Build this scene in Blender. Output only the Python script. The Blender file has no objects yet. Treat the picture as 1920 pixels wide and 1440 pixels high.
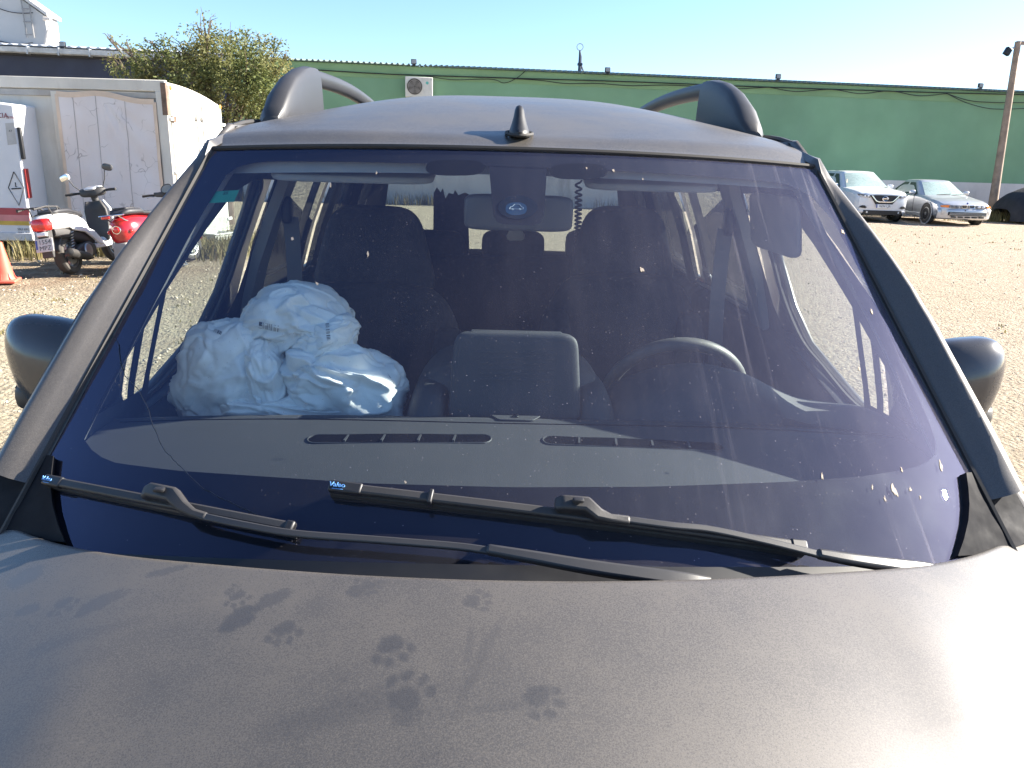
import bpy, bmesh, math, random
import numpy as np
from mathutils import Vector, Matrix, noise as mnoise
from mathutils.bvhtree import BVHTree

SC = bpy.context.scene
COL = SC.collection
rad = math.radians

# ---------------------------------------------------------------- camera
CAM_LOC = Vector((-0.0495, 0.0, 1.58))
PITCH, ROLL, YAW, FPX = rad(16.2), rad(1.715), rad(1.725), 1440.0      # FPX for a 1920 px wide frame
_fw = Vector((math.sin(YAW)*math.cos(PITCH), math.cos(YAW)*math.cos(PITCH), -math.sin(PITCH)))
_r0 = Vector((math.cos(YAW), -math.sin(YAW), 0.0))
_d0 = _fw.cross(_r0)
_rt = math.cos(ROLL)*_r0 - math.sin(ROLL)*_d0
_dn = math.cos(ROLL)*_d0 + math.sin(ROLL)*_r0
cam_data = bpy.data.cameras.new('camera')
cam = bpy.data.objects.new('camera', cam_data)
COL.objects.link(cam)
cam_data.sensor_width = 36.0
cam_data.lens = FPX/1920*36.0
cam_data.clip_start = 0.02
cam_data.clip_end = 3000
cam.matrix_world = Matrix(((_rt.x, -_dn.x, -_fw.x, CAM_LOC.x), (_rt.y, -_dn.y, -_fw.y, CAM_LOC.y),
                           (_rt.z, -_dn.z, -_fw.z, CAM_LOC.z), (0, 0, 0, 1)))
SC.camera = cam

# ---------------------------------------------------------------- sky, sun, exposure
SUN_EL, SUN_AZ = rad(27), rad(79)          # azimuth measured from +Y (ahead) towards +X (right)
TO_SUN = Vector((math.sin(SUN_AZ)*math.cos(SUN_EL), math.cos(SUN_AZ)*math.cos(SUN_EL), math.sin(SUN_EL)))
world = bpy.data.worlds.new('World')
SC.world = world
world.use_nodes = True
_nt = world.node_tree
_nt.nodes.clear()
_sky = _nt.nodes.new('ShaderNodeTexSky')
_sky.sky_type = 'NISHITA'
_sky.sun_disc = False
_sky.sun_elevation = SUN_EL
_sky.sun_rotation = SUN_AZ
_sky.altitude = 1000
_sky.air_density = 1.0
_sky.dust_density = 1.4
_sky.ozone_density = 4.0
_bg = _nt.nodes.new('ShaderNodeBackground')
_bg.inputs['Strength'].default_value = 0.065
_wo = _nt.nodes.new('ShaderNodeOutputWorld')
_hs = _nt.nodes.new('ShaderNodeHueSaturation')
_hs.inputs['Saturation'].default_value = 1.02
_nt.links.new(_sky.outputs[0], _hs.inputs['Color'])
_nt.links.new(_hs.outputs[0], _bg.inputs['Color'])
_nt.links.new(_bg.outputs[0], _wo.inputs['Surface'])
sun_data = bpy.data.lights.new('sun', 'SUN')
sun_data.energy = 5.0
sun_data.angle = rad(0.53)
sun_data.color = (1.0, 0.93, 0.82)
sun = bpy.data.objects.new('sun', sun_data)
COL.objects.link(sun)
sun.rotation_euler = TO_SUN.to_track_quat('Z', 'Y').to_euler()
vs = SC.view_settings
vs.view_transform = 'Standard'
vs.look = 'None'
vs.gamma = 1.0
vs.use_curve_mapping = False
vs.exposure = 2.2
SC.cycles.max_bounces = 10
SC.cycles.transparent_max_bounces = 24
SC.cycles.sample_clamp_indirect = 6.0
SC.cycles.use_denoising = True

# ---------------------------------------------------------------- pixel -> direction helpers (photo is 1920x1440)
def ray(px, py): return _fw + _rt*((px-960)/FPX) + _dn*((py-720)/FPX)
def on_z(px, py, z): r = ray(px, py); return CAM_LOC + r*((z-CAM_LOC.z)/r.z)
def on_x(px, py, x): r = ray(px, py); return CAM_LOC + r*((x-CAM_LOC.x)/r.x)
def on_y(px, py, y): r = ray(px, py); return CAM_LOC + r*((y-CAM_LOC.y)/r.y)

# ---------------------------------------------------------------- materials
MATS = {}
def _new(name):
    m = bpy.data.materials.new(name); m.use_nodes = True
    nt = m.node_tree; nt.nodes.clear()
    out = nt.nodes.new('ShaderNodeOutputMaterial')
    MATS[name] = m
    return m, nt, out
def _n(nt, t, **kw):
    n = nt.nodes.new(t)
    for k, v in kw.items():
        if k in n.inputs: n.inputs[k].default_value = v
        else: setattr(n, k, v)
    return n
def rgb(c): return (c[0], c[1], c[2], 1.0)
def _noise(nt, vec, scale, detail=4, rough=.55):
    n = _n(nt, 'ShaderNodeTexNoise'); n.inputs['Scale'].default_value = scale
    n.inputs['Detail'].default_value = detail; n.inputs['Roughness'].default_value = rough
    nt.links.new(vec, n.inputs['Vector']); return n.outputs['Fac']
def _ramp(nt, fac, a, b, lo=0.0, hi=1.0):
    r = _n(nt, 'ShaderNodeMapRange'); r.clamp = True
    r.inputs['From Min'].default_value = a; r.inputs['From Max'].default_value = b
    r.inputs['To Min'].default_value = lo; r.inputs['To Max'].default_value = hi
    nt.links.new(fac, r.inputs['Value']); return r.outputs[0]
def _mix(nt, fac, a, b, mode='MIX'):
    m = _n(nt, 'ShaderNodeMix'); m.data_type = 'RGBA'; m.blend_type = mode
    for s, v in ((m.inputs[0], fac), (m.inputs[6], a), (m.inputs[7], b)):
        if hasattr(v, 'links') or hasattr(v, 'is_linked'): nt.links.new(v, s)
        elif isinstance(v, (int, float)): s.default_value = v
        else: s.default_value = rgb(v)
    return m.outputs[2]
def _math(nt, op, a, b=0.0, c=None):
    m = _n(nt, 'ShaderNodeMath'); m.operation = op
    for s, v in zip(m.inputs, (a, b) if c is None else (a, b, c)):
        if isinstance(v, (int, float)): s.default_value = v
        else: nt.links.new(v, s)
    return m.outputs[0]
def _bump(nt, h, strength, dist=.01, normal=None):
    b = _n(nt, 'ShaderNodeBump'); b.inputs['Strength'].default_value = strength; b.inputs['Distance'].default_value = dist
    nt.links.new(h, b.inputs['Height'])
    if normal: nt.links.new(normal, b.inputs['Normal'])
    return b.outputs[0]

def mat(name, col, rough=.5, metal=0.0, var=.15, vscale=6.0, bump=0.0, bscale=60.0, bdist=.004, coat=0.0, spec=.5,
        dust=0.0, dust_col=(.34, .29, .23), stain=0.0, stain_col=(.1, .07, .05), stain_scale=1.5, emit=None):
    """principled surface with two-scale colour variation, fine relief, settled dust and streaky stains"""
    if name in MATS: return MATS[name]
    m, nt, out = _new(name)
    p = _n(nt, 'ShaderNodeBsdfPrincipled')
    tc = _n(nt, 'ShaderNodeTexCoord').outputs['Object']
    n1 = _noise(nt, tc, vscale, 5)
    lo = tuple(max(0, c*(1-var)) for c in col); hi = tuple(min(1, c*(1+var)) for c in col)
    c = _mix(nt, _ramp(nt, n1, .3, .7), lo, hi)
    r_in = rough
    if stain > 0:
        mp = _n(nt, 'ShaderNodeMapping'); mp.inputs['Scale'].default_value = (1, 1, .25)
        nt.links.new(tc, mp.inputs['Vector'])
        s = _ramp(nt, _noise(nt, mp.outputs[0], stain_scale, 8, .65), .52, .75, 0, stain)
        c = _mix(nt, s, c, stain_col)
    if dust > 0:
        g = _n(nt, 'ShaderNodeNewGeometry')
        sx = _n(nt, 'ShaderNodeSeparateXYZ'); nt.links.new(g.outputs['Normal'], sx.inputs[0])
        up = _ramp(nt, sx.outputs['Z'], -.2, .9, .25, 1)
        d = _math(nt, 'MULTIPLY', up, _ramp(nt, _noise(nt, tc, 9, 8, .7), .3, .7, dust*.6, dust))
        c = _mix(nt, d, c, dust_col)
        rr = _n(nt, 'ShaderNodeMapRange'); nt.links.new(d, rr.inputs[0])
        rr.inputs['To Min'].default_value = rough; rr.inputs['To Max'].default_value = .75
        nt.links.new(rr.outputs[0], p.inputs['Roughness'])
        r_in = None
    nt.links.new(c, p.inputs['Base Color'])
    if r_in is not None:
        nt.links.new(_ramp(nt, _noise(nt, tc, vscale*2.3, 4), .3, .7, max(.02, rough*.85), min(1, rough*1.15)), p.inputs['Roughness'])
    p.inputs['Metallic'].default_value = metal
    p.inputs['Specular IOR Level'].default_value = spec
    p.inputs['Coat Weight'].default_value = coat
    p.inputs['Coat Roughness'].default_value = .06
    if bump > 0: nt.links.new(_bump(nt, _noise(nt, tc, bscale, 4), bump, bdist), p.inputs['Normal'])
    if emit:
        p.inputs['Emission Color'].default_value = rgb(emit[0]); p.inputs['Emission Strength'].default_value = emit[1]
    nt.links.new(p.outputs[0], out.inputs[0])
    return m

def glass_mat(name, tint=(.85, .93, .9), dust=0.0, dust_col=(.55, .5, .48), rough=.0, streaks=False, ior=1.5, refl=(1, 1, 1)):
    """thin pane: clear transmission, Fresnel mirror of the surroundings, a film of dust that scatters sunlight"""
    m, nt, out = _new(name)
    tr = _n(nt, 'ShaderNodeBsdfTransparent'); tr.inputs['Color'].default_value = rgb(tint)
    gl = _n(nt, 'ShaderNodeBsdfGlossy'); gl.inputs['Roughness'].default_value = rough; gl.inputs['Color'].default_value = rgb(refl)
    fr = _n(nt, 'ShaderNodeFresnel')
    # the node inverts the index on back faces; a thin pane looks the same from both sides
    nt.links.new(_ramp(nt, _n(nt, 'ShaderNodeNewGeometry').outputs['Backfacing'], 0, 1, ior, 1/ior), fr.inputs['IOR'])
    mx = _n(nt, 'ShaderNodeMixShader')
    # two faces of the pane reflect: a little under twice the single-surface Fresnel term
    nt.links.new(_math(nt, 'MINIMUM', _math(nt, 'MULTIPLY', fr.outputs[0], 1.7), 1.0), mx.inputs[0])
    nt.links.new(tr.outputs[0], mx.inputs[1]); nt.links.new(gl.outputs[0], mx.inputs[2])
    last = mx.outputs[0]
    if dust > 0:
        tc = _n(nt, 'ShaderNodeTexCoord').outputs['Object']
        film = _ramp(nt, _noise(nt, tc, 5, 7, .62), .32, .72, dust*.55, dust*1.35)
        speck = _ramp(nt, _noise(nt, tc, 190, 2, .5), .68, .76, 0, .10)
        if streaks:
            sx0 = _n(nt, 'ShaderNodeSeparateXYZ'); nt.links.new(tc, sx0.inputs[0])
            film = _math(nt, 'MULTIPLY', film, _ramp(nt, sx0.outputs['X'], -.60, .50, .16, 1.35))  # more dust film to the right, carrying the stronger sun veil there too
        f = film if streaks else _math(nt, 'ADD', film, speck)
        if streaks:
            vs_ = _n(nt, 'ShaderNodeTexVoronoi'); vs_.inputs['Scale'].default_value = 150; nt.links.new(tc, vs_.inputs['Vector'])
            sc_ = _n(nt, 'ShaderNodeSeparateColor'); nt.links.new(vs_.outputs['Color'], sc_.inputs[0])
            dot = _math(nt, 'MULTIPLY', _ramp(nt, vs_.outputs['Distance'], .08, .16, 1, 0), _ramp(nt, sc_.outputs[0], .62, .98, 0, .42))
            f = _math(nt, 'ADD', f, dot)
            mq = _n(nt, 'ShaderNodeMapping'); mq.inputs['Scale'].default_value = (22, 3, 3); nt.links.new(tc, mq.inputs['Vector'])
            f = _math(nt, 'ADD', f, _math(nt, 'MULTIPLY', _ramp(nt, sx0.outputs['X'], -.5, .5), _ramp(nt, _noise(nt, mq.outputs[0], 1, 5, .6), .45, .8, 0, .03)))
        if streaks:
            # rain-run dirt on the driver's side of the pane, dried splashes
            mp = _n(nt, 'ShaderNodeMapping'); mp.inputs['Rotation'].default_value = (0, 0, rad(-24)); mp.inputs['Scale'].default_value = (60, 2.2, 2.2)
            nt.links.new(tc, mp.inputs['Vector'])
            st = _ramp(nt, _noise(nt, mp.outputs[0], 1.0, 3, .6), .60, .78, 0, .22)
            sp = _n(nt, 'ShaderNodeSeparateXYZ'); nt.links.new(tc, sp.inputs[0])
            side = _ramp(nt, sp.outputs['X'], .2, .62)
            grain = _ramp(nt, _noise(nt, tc, 800, 2, .5), .55, .7, 0, .10)
            edge = _ramp(nt, _math(nt, 'ADD', sp.outputs['X'], _math(nt, 'MULTIPLY', sp.outputs['Y'], .23)), .86, 1.03)
            f = _math(nt, 'ADD', f, _math(nt, 'MULTIPLY', side, st))
            f = _math(nt, 'ADD', f, _math(nt, 'MULTIPLY', edge, grain))
            f = _math(nt, 'ADD', f, _math(nt, 'MULTIPLY', _ramp(nt, sp.outputs['X'], -.2, .75), dust*1.0))  # same rise of dust and sun veil to the right
        df = _n(nt, 'ShaderNodeBsdfDiffuse'); df.inputs['Color'].default_value = rgb(dust_col)
        tl = _n(nt, 'ShaderNodeBsdfTranslucent'); tl.inputs['Color'].default_value = rgb(dust_col)
        dm = _n(nt, 'ShaderNodeMixShader'); dm.inputs[0].default_value = .3
        nt.links.new(df.outputs[0], dm.inputs[1]); nt.links.new(tl.outputs[0], dm.inputs[2])
        m2 = _n(nt, 'ShaderNodeMixShader')
        nt.links.new(f, m2.inputs[0]); nt.links.new(last, m2.inputs[1]); nt.links.new(dm.outputs[0], m2.inputs[2])
        last = m2.outputs[0]
    nt.links.new(last, out.inputs[0])
    return m

# ---------------------------------------------------------------- mesh helpers
class MB:
    def __init__(s): s.v = []; s.f = []
    def add(s, v, f):
        b = len(s.v); s.v += [tuple(p) for p in v]; s.f += [tuple(i+b for i in q) for q in f]; return s
    def box(s, c, size, rot=None):
        hx, hy, hz = size[0]/2, size[1]/2, size[2]/2
        pts = [Vector((x, y, z)) for x in (-hx, hx) for y in (-hy, hy) for z in (-hz, hz)]
        if rot is not None: pts = [rot @ p for p in pts]
        c = Vector(c)
        return s.add([p+c for p in pts], [(0, 1, 3, 2), (4, 6, 7, 5), (0, 4, 5, 1), (2, 3, 7, 6), (0, 2, 6, 4), (1, 5, 7, 3)])
    def loft(s, rings, closed=True, cap=True):
        n = len(rings[0]); v = [p for r in rings for p in r]; f = []
        for i in range(len(rings)-1):
            for j in range(n if closed else n-1):
                k = (j+1) % n
                f.append((i*n+j, i*n+k, (i+1)*n+k, (i+1)*n+j))
        if cap and closed:
            f.append(tuple(reversed(range(n)))); f.append(tuple(range((len(rings)-1)*n, len(rings)*n)))
        return s.add(v, f)
    def tube(s, pts, r, n=8, cap=True):
        pts = [Vector(p) for p in pts]; rings = []; up = None
        for i, p in enumerate(pts):
            a = pts[max(i-1, 0)]; b = pts[min(i+1, len(pts)-1)]
            t = (b-a).normalized()
            if up is None:
                up = Vector((0, 0, 1)) if abs(t.z) < .9 else Vector((1, 0, 0))
            x = t.cross(up).normalized(); up = x.cross(t).normalized()
            rr = r[i] if hasattr(r, '__len__') else r
            rings.append([p + (x*math.cos(2*math.pi*k/n) + up*math.sin(2*math.pi*k/n))*rr for k in range(n)])
        return s.loft(rings, True, cap)
    def flatbar(s, pts, w, h, upv=(0, 0, 1)):
        """bar with rectangular section, width w across, height h along upv; scalars or lists"""
        pts = [Vector(p) for p in pts]; rings = []
        for i, p in enumerate(pts):
            a = pts[max(i-1, 0)]; b = pts[min(i+1, len(pts)-1)]
            t = (b-a).normalized()
            uv = Vector(upv[i]) if hasattr(upv[0], '__len__') else Vector(upv)
            x = t.cross(uv).normalized(); u = x.cross(t).normalized()
            ww = (w[i] if hasattr(w, '__len__') else w)/2; hh = (h[i] if hasattr(h, '__len__') else h)/2
            rings.append([p-x*ww-u*hh, p+x*ww-u*hh, p+x*ww+u*hh, p-x*ww+u*hh])
        return s.loft(rings)
    def lathe(s, prof, n=24, mtx=None, close=False):
        """profile [(r,z)] round local z"""
        v = []; f = []; m = len(prof)
        for k in range(n):
            a = 2*math.pi*k/n
            for r, z in prof:
                p = Vector((r*math.cos(a), r*math.sin(a), z)); v.append(mtx @ p if mtx else p)
        for k in range(n):
            k2 = (k+1) % n
            for i in range(m if close else m-1):
                i2 = (i+1) % m
                f.append((k*m+i, k2*m+i, k2*m+i2, k*m+i2))
        return s.add(v, f)
    def prism(s, poly, a, b, fn):
        """polygon in 2D extruded from a to b; fn(u,v,w) -> 3D"""
        n = len(poly)
        v = [fn(u, w, a) for u, w in poly] + [fn(u, w, b) for u, w in poly]
        f = [tuple(reversed(range(n))), tuple(range(n, 2*n))] + [(i, (i+1) % n, n+(i+1) % n, n+i) for i in range(n)]
        return s.add(v, f)
    def grid(s, fn, nu, nv):
        v = [fn(i/(nu-1), j/(nv-1)) for j in range(nv) for i in range(nu)]
        f = [(j*nu+i, j*nu+i+1, (j+1)*nu+i+1, (j+1)*nu+i) for j in range(nv-1) for i in range(nu-1)]
        return s.add(v, f)
    def sq(s, c, size, e1=.4, e2=.4, nu=28, nv=16, fn=None, rot=None):
        """superellipsoid: a rounded cushion-like box"""
        def pw(x, e): return math.copysign(abs(x)**e, x)
        c = Vector(c); v = []; f = []
        for j in range(nv+1):
            th = -math.pi/2 + math.pi*j/nv
            for i in range(nu):
                ph = 2*math.pi*i/nu
                p = Vector((pw(math.cos(th), e1)*pw(math.cos(ph), e2)*size[0]/2, pw(math.cos(th), e1)*pw(math.sin(ph), e2)*size[1]/2, pw(math.sin(th), e1)*size[2]/2))
                if fn: p = fn(p)
                if rot is not None: p = rot @ p
                v.append(c+p)
        for j in range(nv):
            for i in range(nu):
                k = (i+1) % nu
                f.append((j*nu+i, j*nu+k, (j+1)*nu+k, (j+1)*nu+i))
        return s.add(v, f)

def link(o, parent=None):
    COL.objects.link(o)
    if parent is not None: o.parent = parent
    return o
def ob(name, mb, m, parent=None, smooth=35, bevel=0.0, bseg=2, sub=0, solid=0.0):
    """one mesh object; parent gets it as a part (parts are modelled in the parent's coordinates)"""
    me = bpy.data.meshes.new(name)
    v, f = (mb.v, mb.f) if isinstance(mb, MB) else mb
    me.from_pydata([tuple(p) for p in v], [], f)
    bm = bmesh.new(); bm.from_mesh(me)
    bmesh.ops.remove_doubles(bm, verts=bm.verts, dist=1e-6)
    if solid == 0: bmesh.ops.recalc_face_normals(bm, faces=bm.faces)
    bm.to_mesh(me); bm.free()
    me.materials.append(m)
    if smooth:
        me.polygons.foreach_set('use_smooth', [True]*len(me.polygons))
        me.set_sharp_from_angle(angle=rad(smooth))
    o = link(bpy.data.objects.new(name, me), parent)
    if solid:
        md = o.modifiers.new('thickness', 'SOLIDIFY'); md.thickness = solid; md.offset = 0
    if bevel:
        md = o.modifiers.new('bevel', 'BEVEL'); md.width = bevel; md.segments = bseg; md.limit_method = 'ANGLE'; md.angle_limit = rad(35)
        md.harden_normals = False
    if sub:
        md = o.modifiers.new('sub', 'SUBSURF'); md.levels = sub; md.render_levels = sub
    return o
def tag(o, label=None, cat=None, group=None, kind=None):
    if label: o['label'] = label
    if cat: o['category'] = cat
    if group: o['group'] = group
    if kind: o['kind'] = kind
    return o
def thing(name, label, cat, loc=(0, 0, 0), rz=0.0, group=None, tilt=None):
    o = bpy.data.objects.new(name, None); COL.objects.link(o)
    o.empty_display_size = .2
    o.location = loc; o.rotation_euler = tilt if tilt else (0, 0, rz)
    return tag(o, label, cat, group)
def text_mesh(name, body, size, m, parent, mtx, depth=.0006, align='CENTER', shear=0.0, space=1.0):
    cu = bpy.data.curves.new(name, 'FONT'); cu.body = body; cu.size = size; cu.align_x = align; cu.align_y = 'CENTER'
    cu.extrude = depth; cu.shear = shear; cu.resolution_u = 3; cu.space_character = space
    t = bpy.data.objects.new(name, cu); COL.objects.link(t)
    bpy.context.view_layer.update()
    me = bpy.data.meshes.new_from_object(t.evaluated_get(bpy.context.evaluated_depsgraph_get()))
    bpy.data.objects.remove(t); bpy.data.curves.remove(cu)
    me.transform(mtx); me.materials.clear(); me.materials.append(m)
    return link(bpy.data.objects.new(name, me), parent)
def frame_mtx(o, x, y):
    """matrix with origin o, local x and y (text runs along x, stands up along y)"""
    x = Vector(x).normalized(); z = x.cross(Vector(y)).normalized(); y = z.cross(x)
    o = Vector(o)
    return Matrix(((x.x, y.x, z.x, o.x), (x.y, y.y, z.y, o.y), (x.z, y.z, z.z, o.z), (0, 0, 0, 1)))
def lerp(a, b, t): return a+(b-a)*t
def interp(x, xs, ys): return float(np.interp(x, xs, ys))
def smooth_line(pts, n):
    """Catmull-Rom resample of a polyline (any dimension) to n points"""
    P = np.array([tuple(p) for p in pts], float)
    P = np.vstack([2*P[0]-P[1], P, 2*P[-1]-P[-2]]); k = len(P)-3; out = []
    for i in range(n):
        t = i/(n-1)*k; j = min(int(t), k-1); t -= j
        a, b, c, d = P[j:j+4]
        out.append(.5*((2*b)+(-a+c)*t+(2*a-5*b+4*c-d)*t*t+(-a+3*b-3*c+d)*t**3))
    return [tuple(q) for q in out]
# ================================================================ SETTING
rng = random.Random(7)
# ---- ground: sun-bleached gravel yard
def gravel_mat():
    m, nt, out = _new('gravel')
    p = _n(nt, 'ShaderNodeBsdfPrincipled'); p.inputs['Roughness'].default_value = .95; p.inputs['Specular IOR Level'].default_value = .15
    tc = _n(nt, 'ShaderNodeTexCoord').outputs['Object']
    big = _noise(nt, tc, .22, 5); mid = _noise(nt, tc, 2.2, 6, .65)
    sx = _n(nt, 'ShaderNodeSeparateXYZ'); nt.links.new(tc, sx.inputs[0])
    c = _mix(nt, _ramp(nt, sx.outputs['X'], -2, 9), (.42, .37, .26), (.40, .31, .245))       # the far side is a pinker grit
    c = _mix(nt, _ramp(nt, big, .35, .65, 0, .5), c, (.37, .295, .205))
    c = _mix(nt, _ramp(nt, mid, .45, .75, 0, .55), c, (.29, .22, .155))
    vor = _n(nt, 'ShaderNodeTexVoronoi'); vor.inputs['Scale'].default_value = 26; nt.links.new(tc, vor.inputs['Vector'])
    sep = _n(nt, 'ShaderNodeSeparateColor'); nt.links.new(vor.outputs['Color'], sep.inputs[0])
    c = _mix(nt, _ramp(nt, sep.outputs[0], .0, 1., 0, .5), c, (.50, .44, .34))
    c = _mix(nt, _ramp(nt, sep.outputs[1], .85, 1., 0, .5), c, (.22, .165, .12))
    fine = _noise(nt, tc, 60, 5, .7)
    c = _mix(nt, _ramp(nt, fine, .55, .8, 0, .5), c, (.2, .15, .1))
    # darker brown ground round the parked scooters
    mp = _n(nt, 'ShaderNodeMapping'); mp.inputs['Location'].default_value = (6.0, -10.3, 0); nt.links.new(tc, mp.inputs['Vector'])
    ln = _n(nt, 'ShaderNodeVectorMath'); ln.operation = 'LENGTH'; nt.links.new(mp.outputs[0], ln.inputs[0])
    soil = _math(nt, 'MULTIPLY', _ramp(nt, ln.outputs['Value'], .8, 3.0, 1, 0), _ramp(nt, _noise(nt, tc, 1.6, 6, .7), .35, .6))
    c = _mix(nt, _math(nt, 'MULTIPLY', soil, .75), c, (.17, .105, .062))
    grit = _noise(nt, tc, 17, 6, .75)
    c = _mix(nt, _ramp(nt, grit, .50, .66, 0, .62), c, (.17, .125, .085))  # dark gaps: tiny shadows between the stones, put into the colour
    nt.links.new(c, p.inputs['Base Color'])
    d1 = _ramp(nt, vor.outputs['Distance'], 0, .6, 1, 0)
    h = _math(nt, 'ADD', _math(nt, 'MULTIPLY', d1, .6), _math(nt, 'ADD', _math(nt, 'MULTIPLY', mid, 1.1), _math(nt, 'MULTIPLY', fine, .6)))
    nt.links.new(_bump(nt, _math(nt, 'SUBTRACT', h, grit), 1.0, .045), p.inputs['Normal'])
    nt.links.new(p.outputs[0], out.inputs[0])
    return m
M_GRAVEL = gravel_mat()
def _ground():
    mb = MB()
    xs = list(np.concatenate([[-900, -300, -120, -60], np.arange(-34, 40.1, .8), [70, 130, 300, 900]]))
    ys = list(np.concatenate([[-300, -100, -40, -16], np.arange(-6, 34.1, .8), [60, 120, 300, 1200]]))
    v = []
    for y in ys:
        for x in xs:
            z = 0.0
            if -34 < x < 40 and -6 < y < 34:
                z = .03*mnoise.noise(Vector((x*.35, y*.35, 0))) - .02
                near = math.hypot(x, max(0, abs(y-2.2)-2))      # flat where the van stands
                z *= min(1, max(0, (near-1.5)/2))
            v.append((x, y, min(z, 0)))
    n = len(xs)
    f = [(j*n+i, j*n+i+1, (j+1)*n+i+1, (j+1)*n+i) for j in range(len(ys)-1) for i in range(n-1)]
    return mb.add(v, f)
tag(ob('ground', _ground(), M_GRAVEL, smooth=180), 'pale sunlit gravel yard', kind='structure')
# loose stones that stand proud of the gravel
def _stones():
    mb = MB(); r = random.Random(3)
    ico = bmesh.new(); bmesh.ops.create_icosphere(ico, subdivisions=1, radius=1)
    iv = [q.co.copy() for q in ico.verts]; itf = [[l.vert.index for l in fc.loops] for fc in ico.faces]; ico.free()
    regions = [(-8, -1.2, 3, 14, 3000), (1.2, 14, 2.5, 25, 2600), (-6, 6, 14, 27, 600)]
    for x0, x1, y0, y1, n in regions:
        for _ in range(n):
            x = r.uniform(x0, x1); y = y0+(y1-y0)*r.random()**1.5
            s = (.005+.012*r.random()**3)*(1+.03*y)
            ang = r.random()*6.28; k = r.uniform(.5, .8)
            ca, sa = math.cos(ang), math.sin(ang)
            mb.add([(x+(p.x*ca-p.y*sa*k)*s, y+(p.x*sa+p.y*ca*k)*s, s*.25+p.z*s*.6) for p in iv], itf)
    return mb
tag(ob('loose_stones', _stones(), mat('stone', (.48, .41, .32), .9, var=.35, vscale=3), smooth=0), 'small loose stones scattered over the gravel yard', 'stones', kind='stuff')

# ---- long green warehouse along the far side of the yard
T0 = on_z(0, 88, 4.65); T1 = on_z(1900, 172, 4.65)
WD = Vector((T1.x-T0.x, T1.y-T0.y, 0)).normalized()            # along the wall, to the right
WN = Vector((WD.y, -WD.x, 0))                                   # out of the wall, towards the yard
W0 = Vector((T0.x, T0.y, 0))
def wall_s(px, py):
    """distance along the wall and height where the line of sight meets the wall plane"""
    r = ray(px, py); t = (W0-CAM_LOC).dot(WN)/r.dot(WN); q = CAM_LOC+r*t
    return (q-W0).dot(WD), q.z
def wp(s, z, out=0.0): return W0 + WD*s + WN*out + Vector((0, 0, z))
WR = Matrix(((WD.x, WN.x, 0), (WD.y, WN.y, 0), (0, 0, 1)))      # columns: along, out, up
S_GREEN = wall_s(440, 110)[0]
S_END = 62.0
M_GREEN = mat('green_render', (.17, .31, .187), .85, var=.10, vscale=.5, bump=.25, bscale=35, stain=.25, stain_col=(.15, .26, .17), stain_scale=.8)
M_PLINTH = mat('pale_plinth', (.58, .55, .52), .9, var=.14, vscale=.8, bump=.4, bscale=22, stain=.75, stain_col=(.16, .14, .12), stain_scale=1.1)
M_ROOFSH = mat('roof_sheet', (.10, .14, .12), .6, var=.2, vscale=3)
wh = thing('warehouse', 'long green rendered warehouse with pale plinth and corrugated roof edge', 'warehouse', wp(S_GREEN, 0))
WO = wp(S_GREEN, 0)
def wpl(s, z, out=0.0): return wp(s, z, out)-WO
def wbox(mb, s0, s1, z0, z1, o0, o1):
    mb.box(wpl((s0+s1)/2, (z0+z1)/2, (o0+o1)/2), (s1-s0, o1-o0, z1-z0), WR)
    return mb
ob('wall', wbox(MB(), S_GREEN, S_END, 1.28, 4.62, -9, 0), M_GREEN, wh, smooth=0)
ob('plinth', wbox(MB(), S_GREEN, S_END, -.1, 1.28, -9, .025), M_PLINTH, wh, smooth=0)
def corrugated(s0, s1, z, pitch, amp, o0, o1, rise):
    n = int((s1-s0)/pitch*6); mb = MB(); v = []
    for j, (o, dz) in enumerate(((o0, 0), (o1, rise))):
        for i in range(n+1):
            s = s0+(s1-s0)*i/n; k = (s/pitch) % 1
            h = amp*max(0, math.sin(k*2*math.pi))**.7 if k < .5 else 0
            v.append(wpl(s, z+h+dz, o))
    f = [(i, i+1, n+1+i+1, n+1+i) for i in range(n)]
    # front lip of the sheet
    b = len(v)
    for i in range(n+1):
        s = s0+(s1-s0)*i/n; v.append(wpl(s, z-.015, o0))
    f += [(b+i, b+i+1, i+1, i) for i in range(n)]
    return mb.add(v, f)
ob('roof_sheet', corrugated(S_GREEN-.1, S_END, 4.64, .19, .06, .10, -9, .9), M_ROOFSH, wh, smooth=40)
ob('eaves_band', wbox(MB(), S_GREEN, S_END, 4.20, 4.60, 0, .02), mat('green_eaves', (.19, .31, .16), .85, var=.12, vscale=.6, bump=.2, bscale=30), wh, smooth=0)
# ---- dark blue neighbouring shed on the same line, with a gutter
M_NAVY = mat('navy_sheet', (.022, .028, .055), .6, var=.15, vscale=1.2, bump=.1, bscale=20)
M_ZINC = mat('zinc_gutter', (.42, .44, .47), .45, metal=.6, var=.2, vscale=4, stain=.3)
shed = thing('shed', 'dark navy shed with pale metal gutter behind the tree', 'shed', wp(-14, 0))
WO = wp(-14, 0)
ob('wall', wbox(MB(), -24, S_GREEN-.05, -.1, 4.42, -9, -.05), M_NAVY, shed, smooth=0)
ob('fascia', wbox(MB(), -24, S_GREEN-.05, 4.42, 4.5, -9, .12), mat('dark_fascia', (.03, .032, .04), .7), shed, smooth=0)
g = MB()
prof = [(.14, 4.66), (.14, 4.53), (.18, 4.47), (.26, 4.46), (.31, 4.50), (.32, 4.65), (.30, 4.65), (.29, 4.52), (.25, 4.49), (.19, 4.50), (.16, 4.55), (.16, 4.66)]
g.loft([[wpl(s, z, o) for o, z in prof] for s in (-24, S_GREEN-.1)])
ob('gutter', g, M_ZINC, shed)
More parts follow.
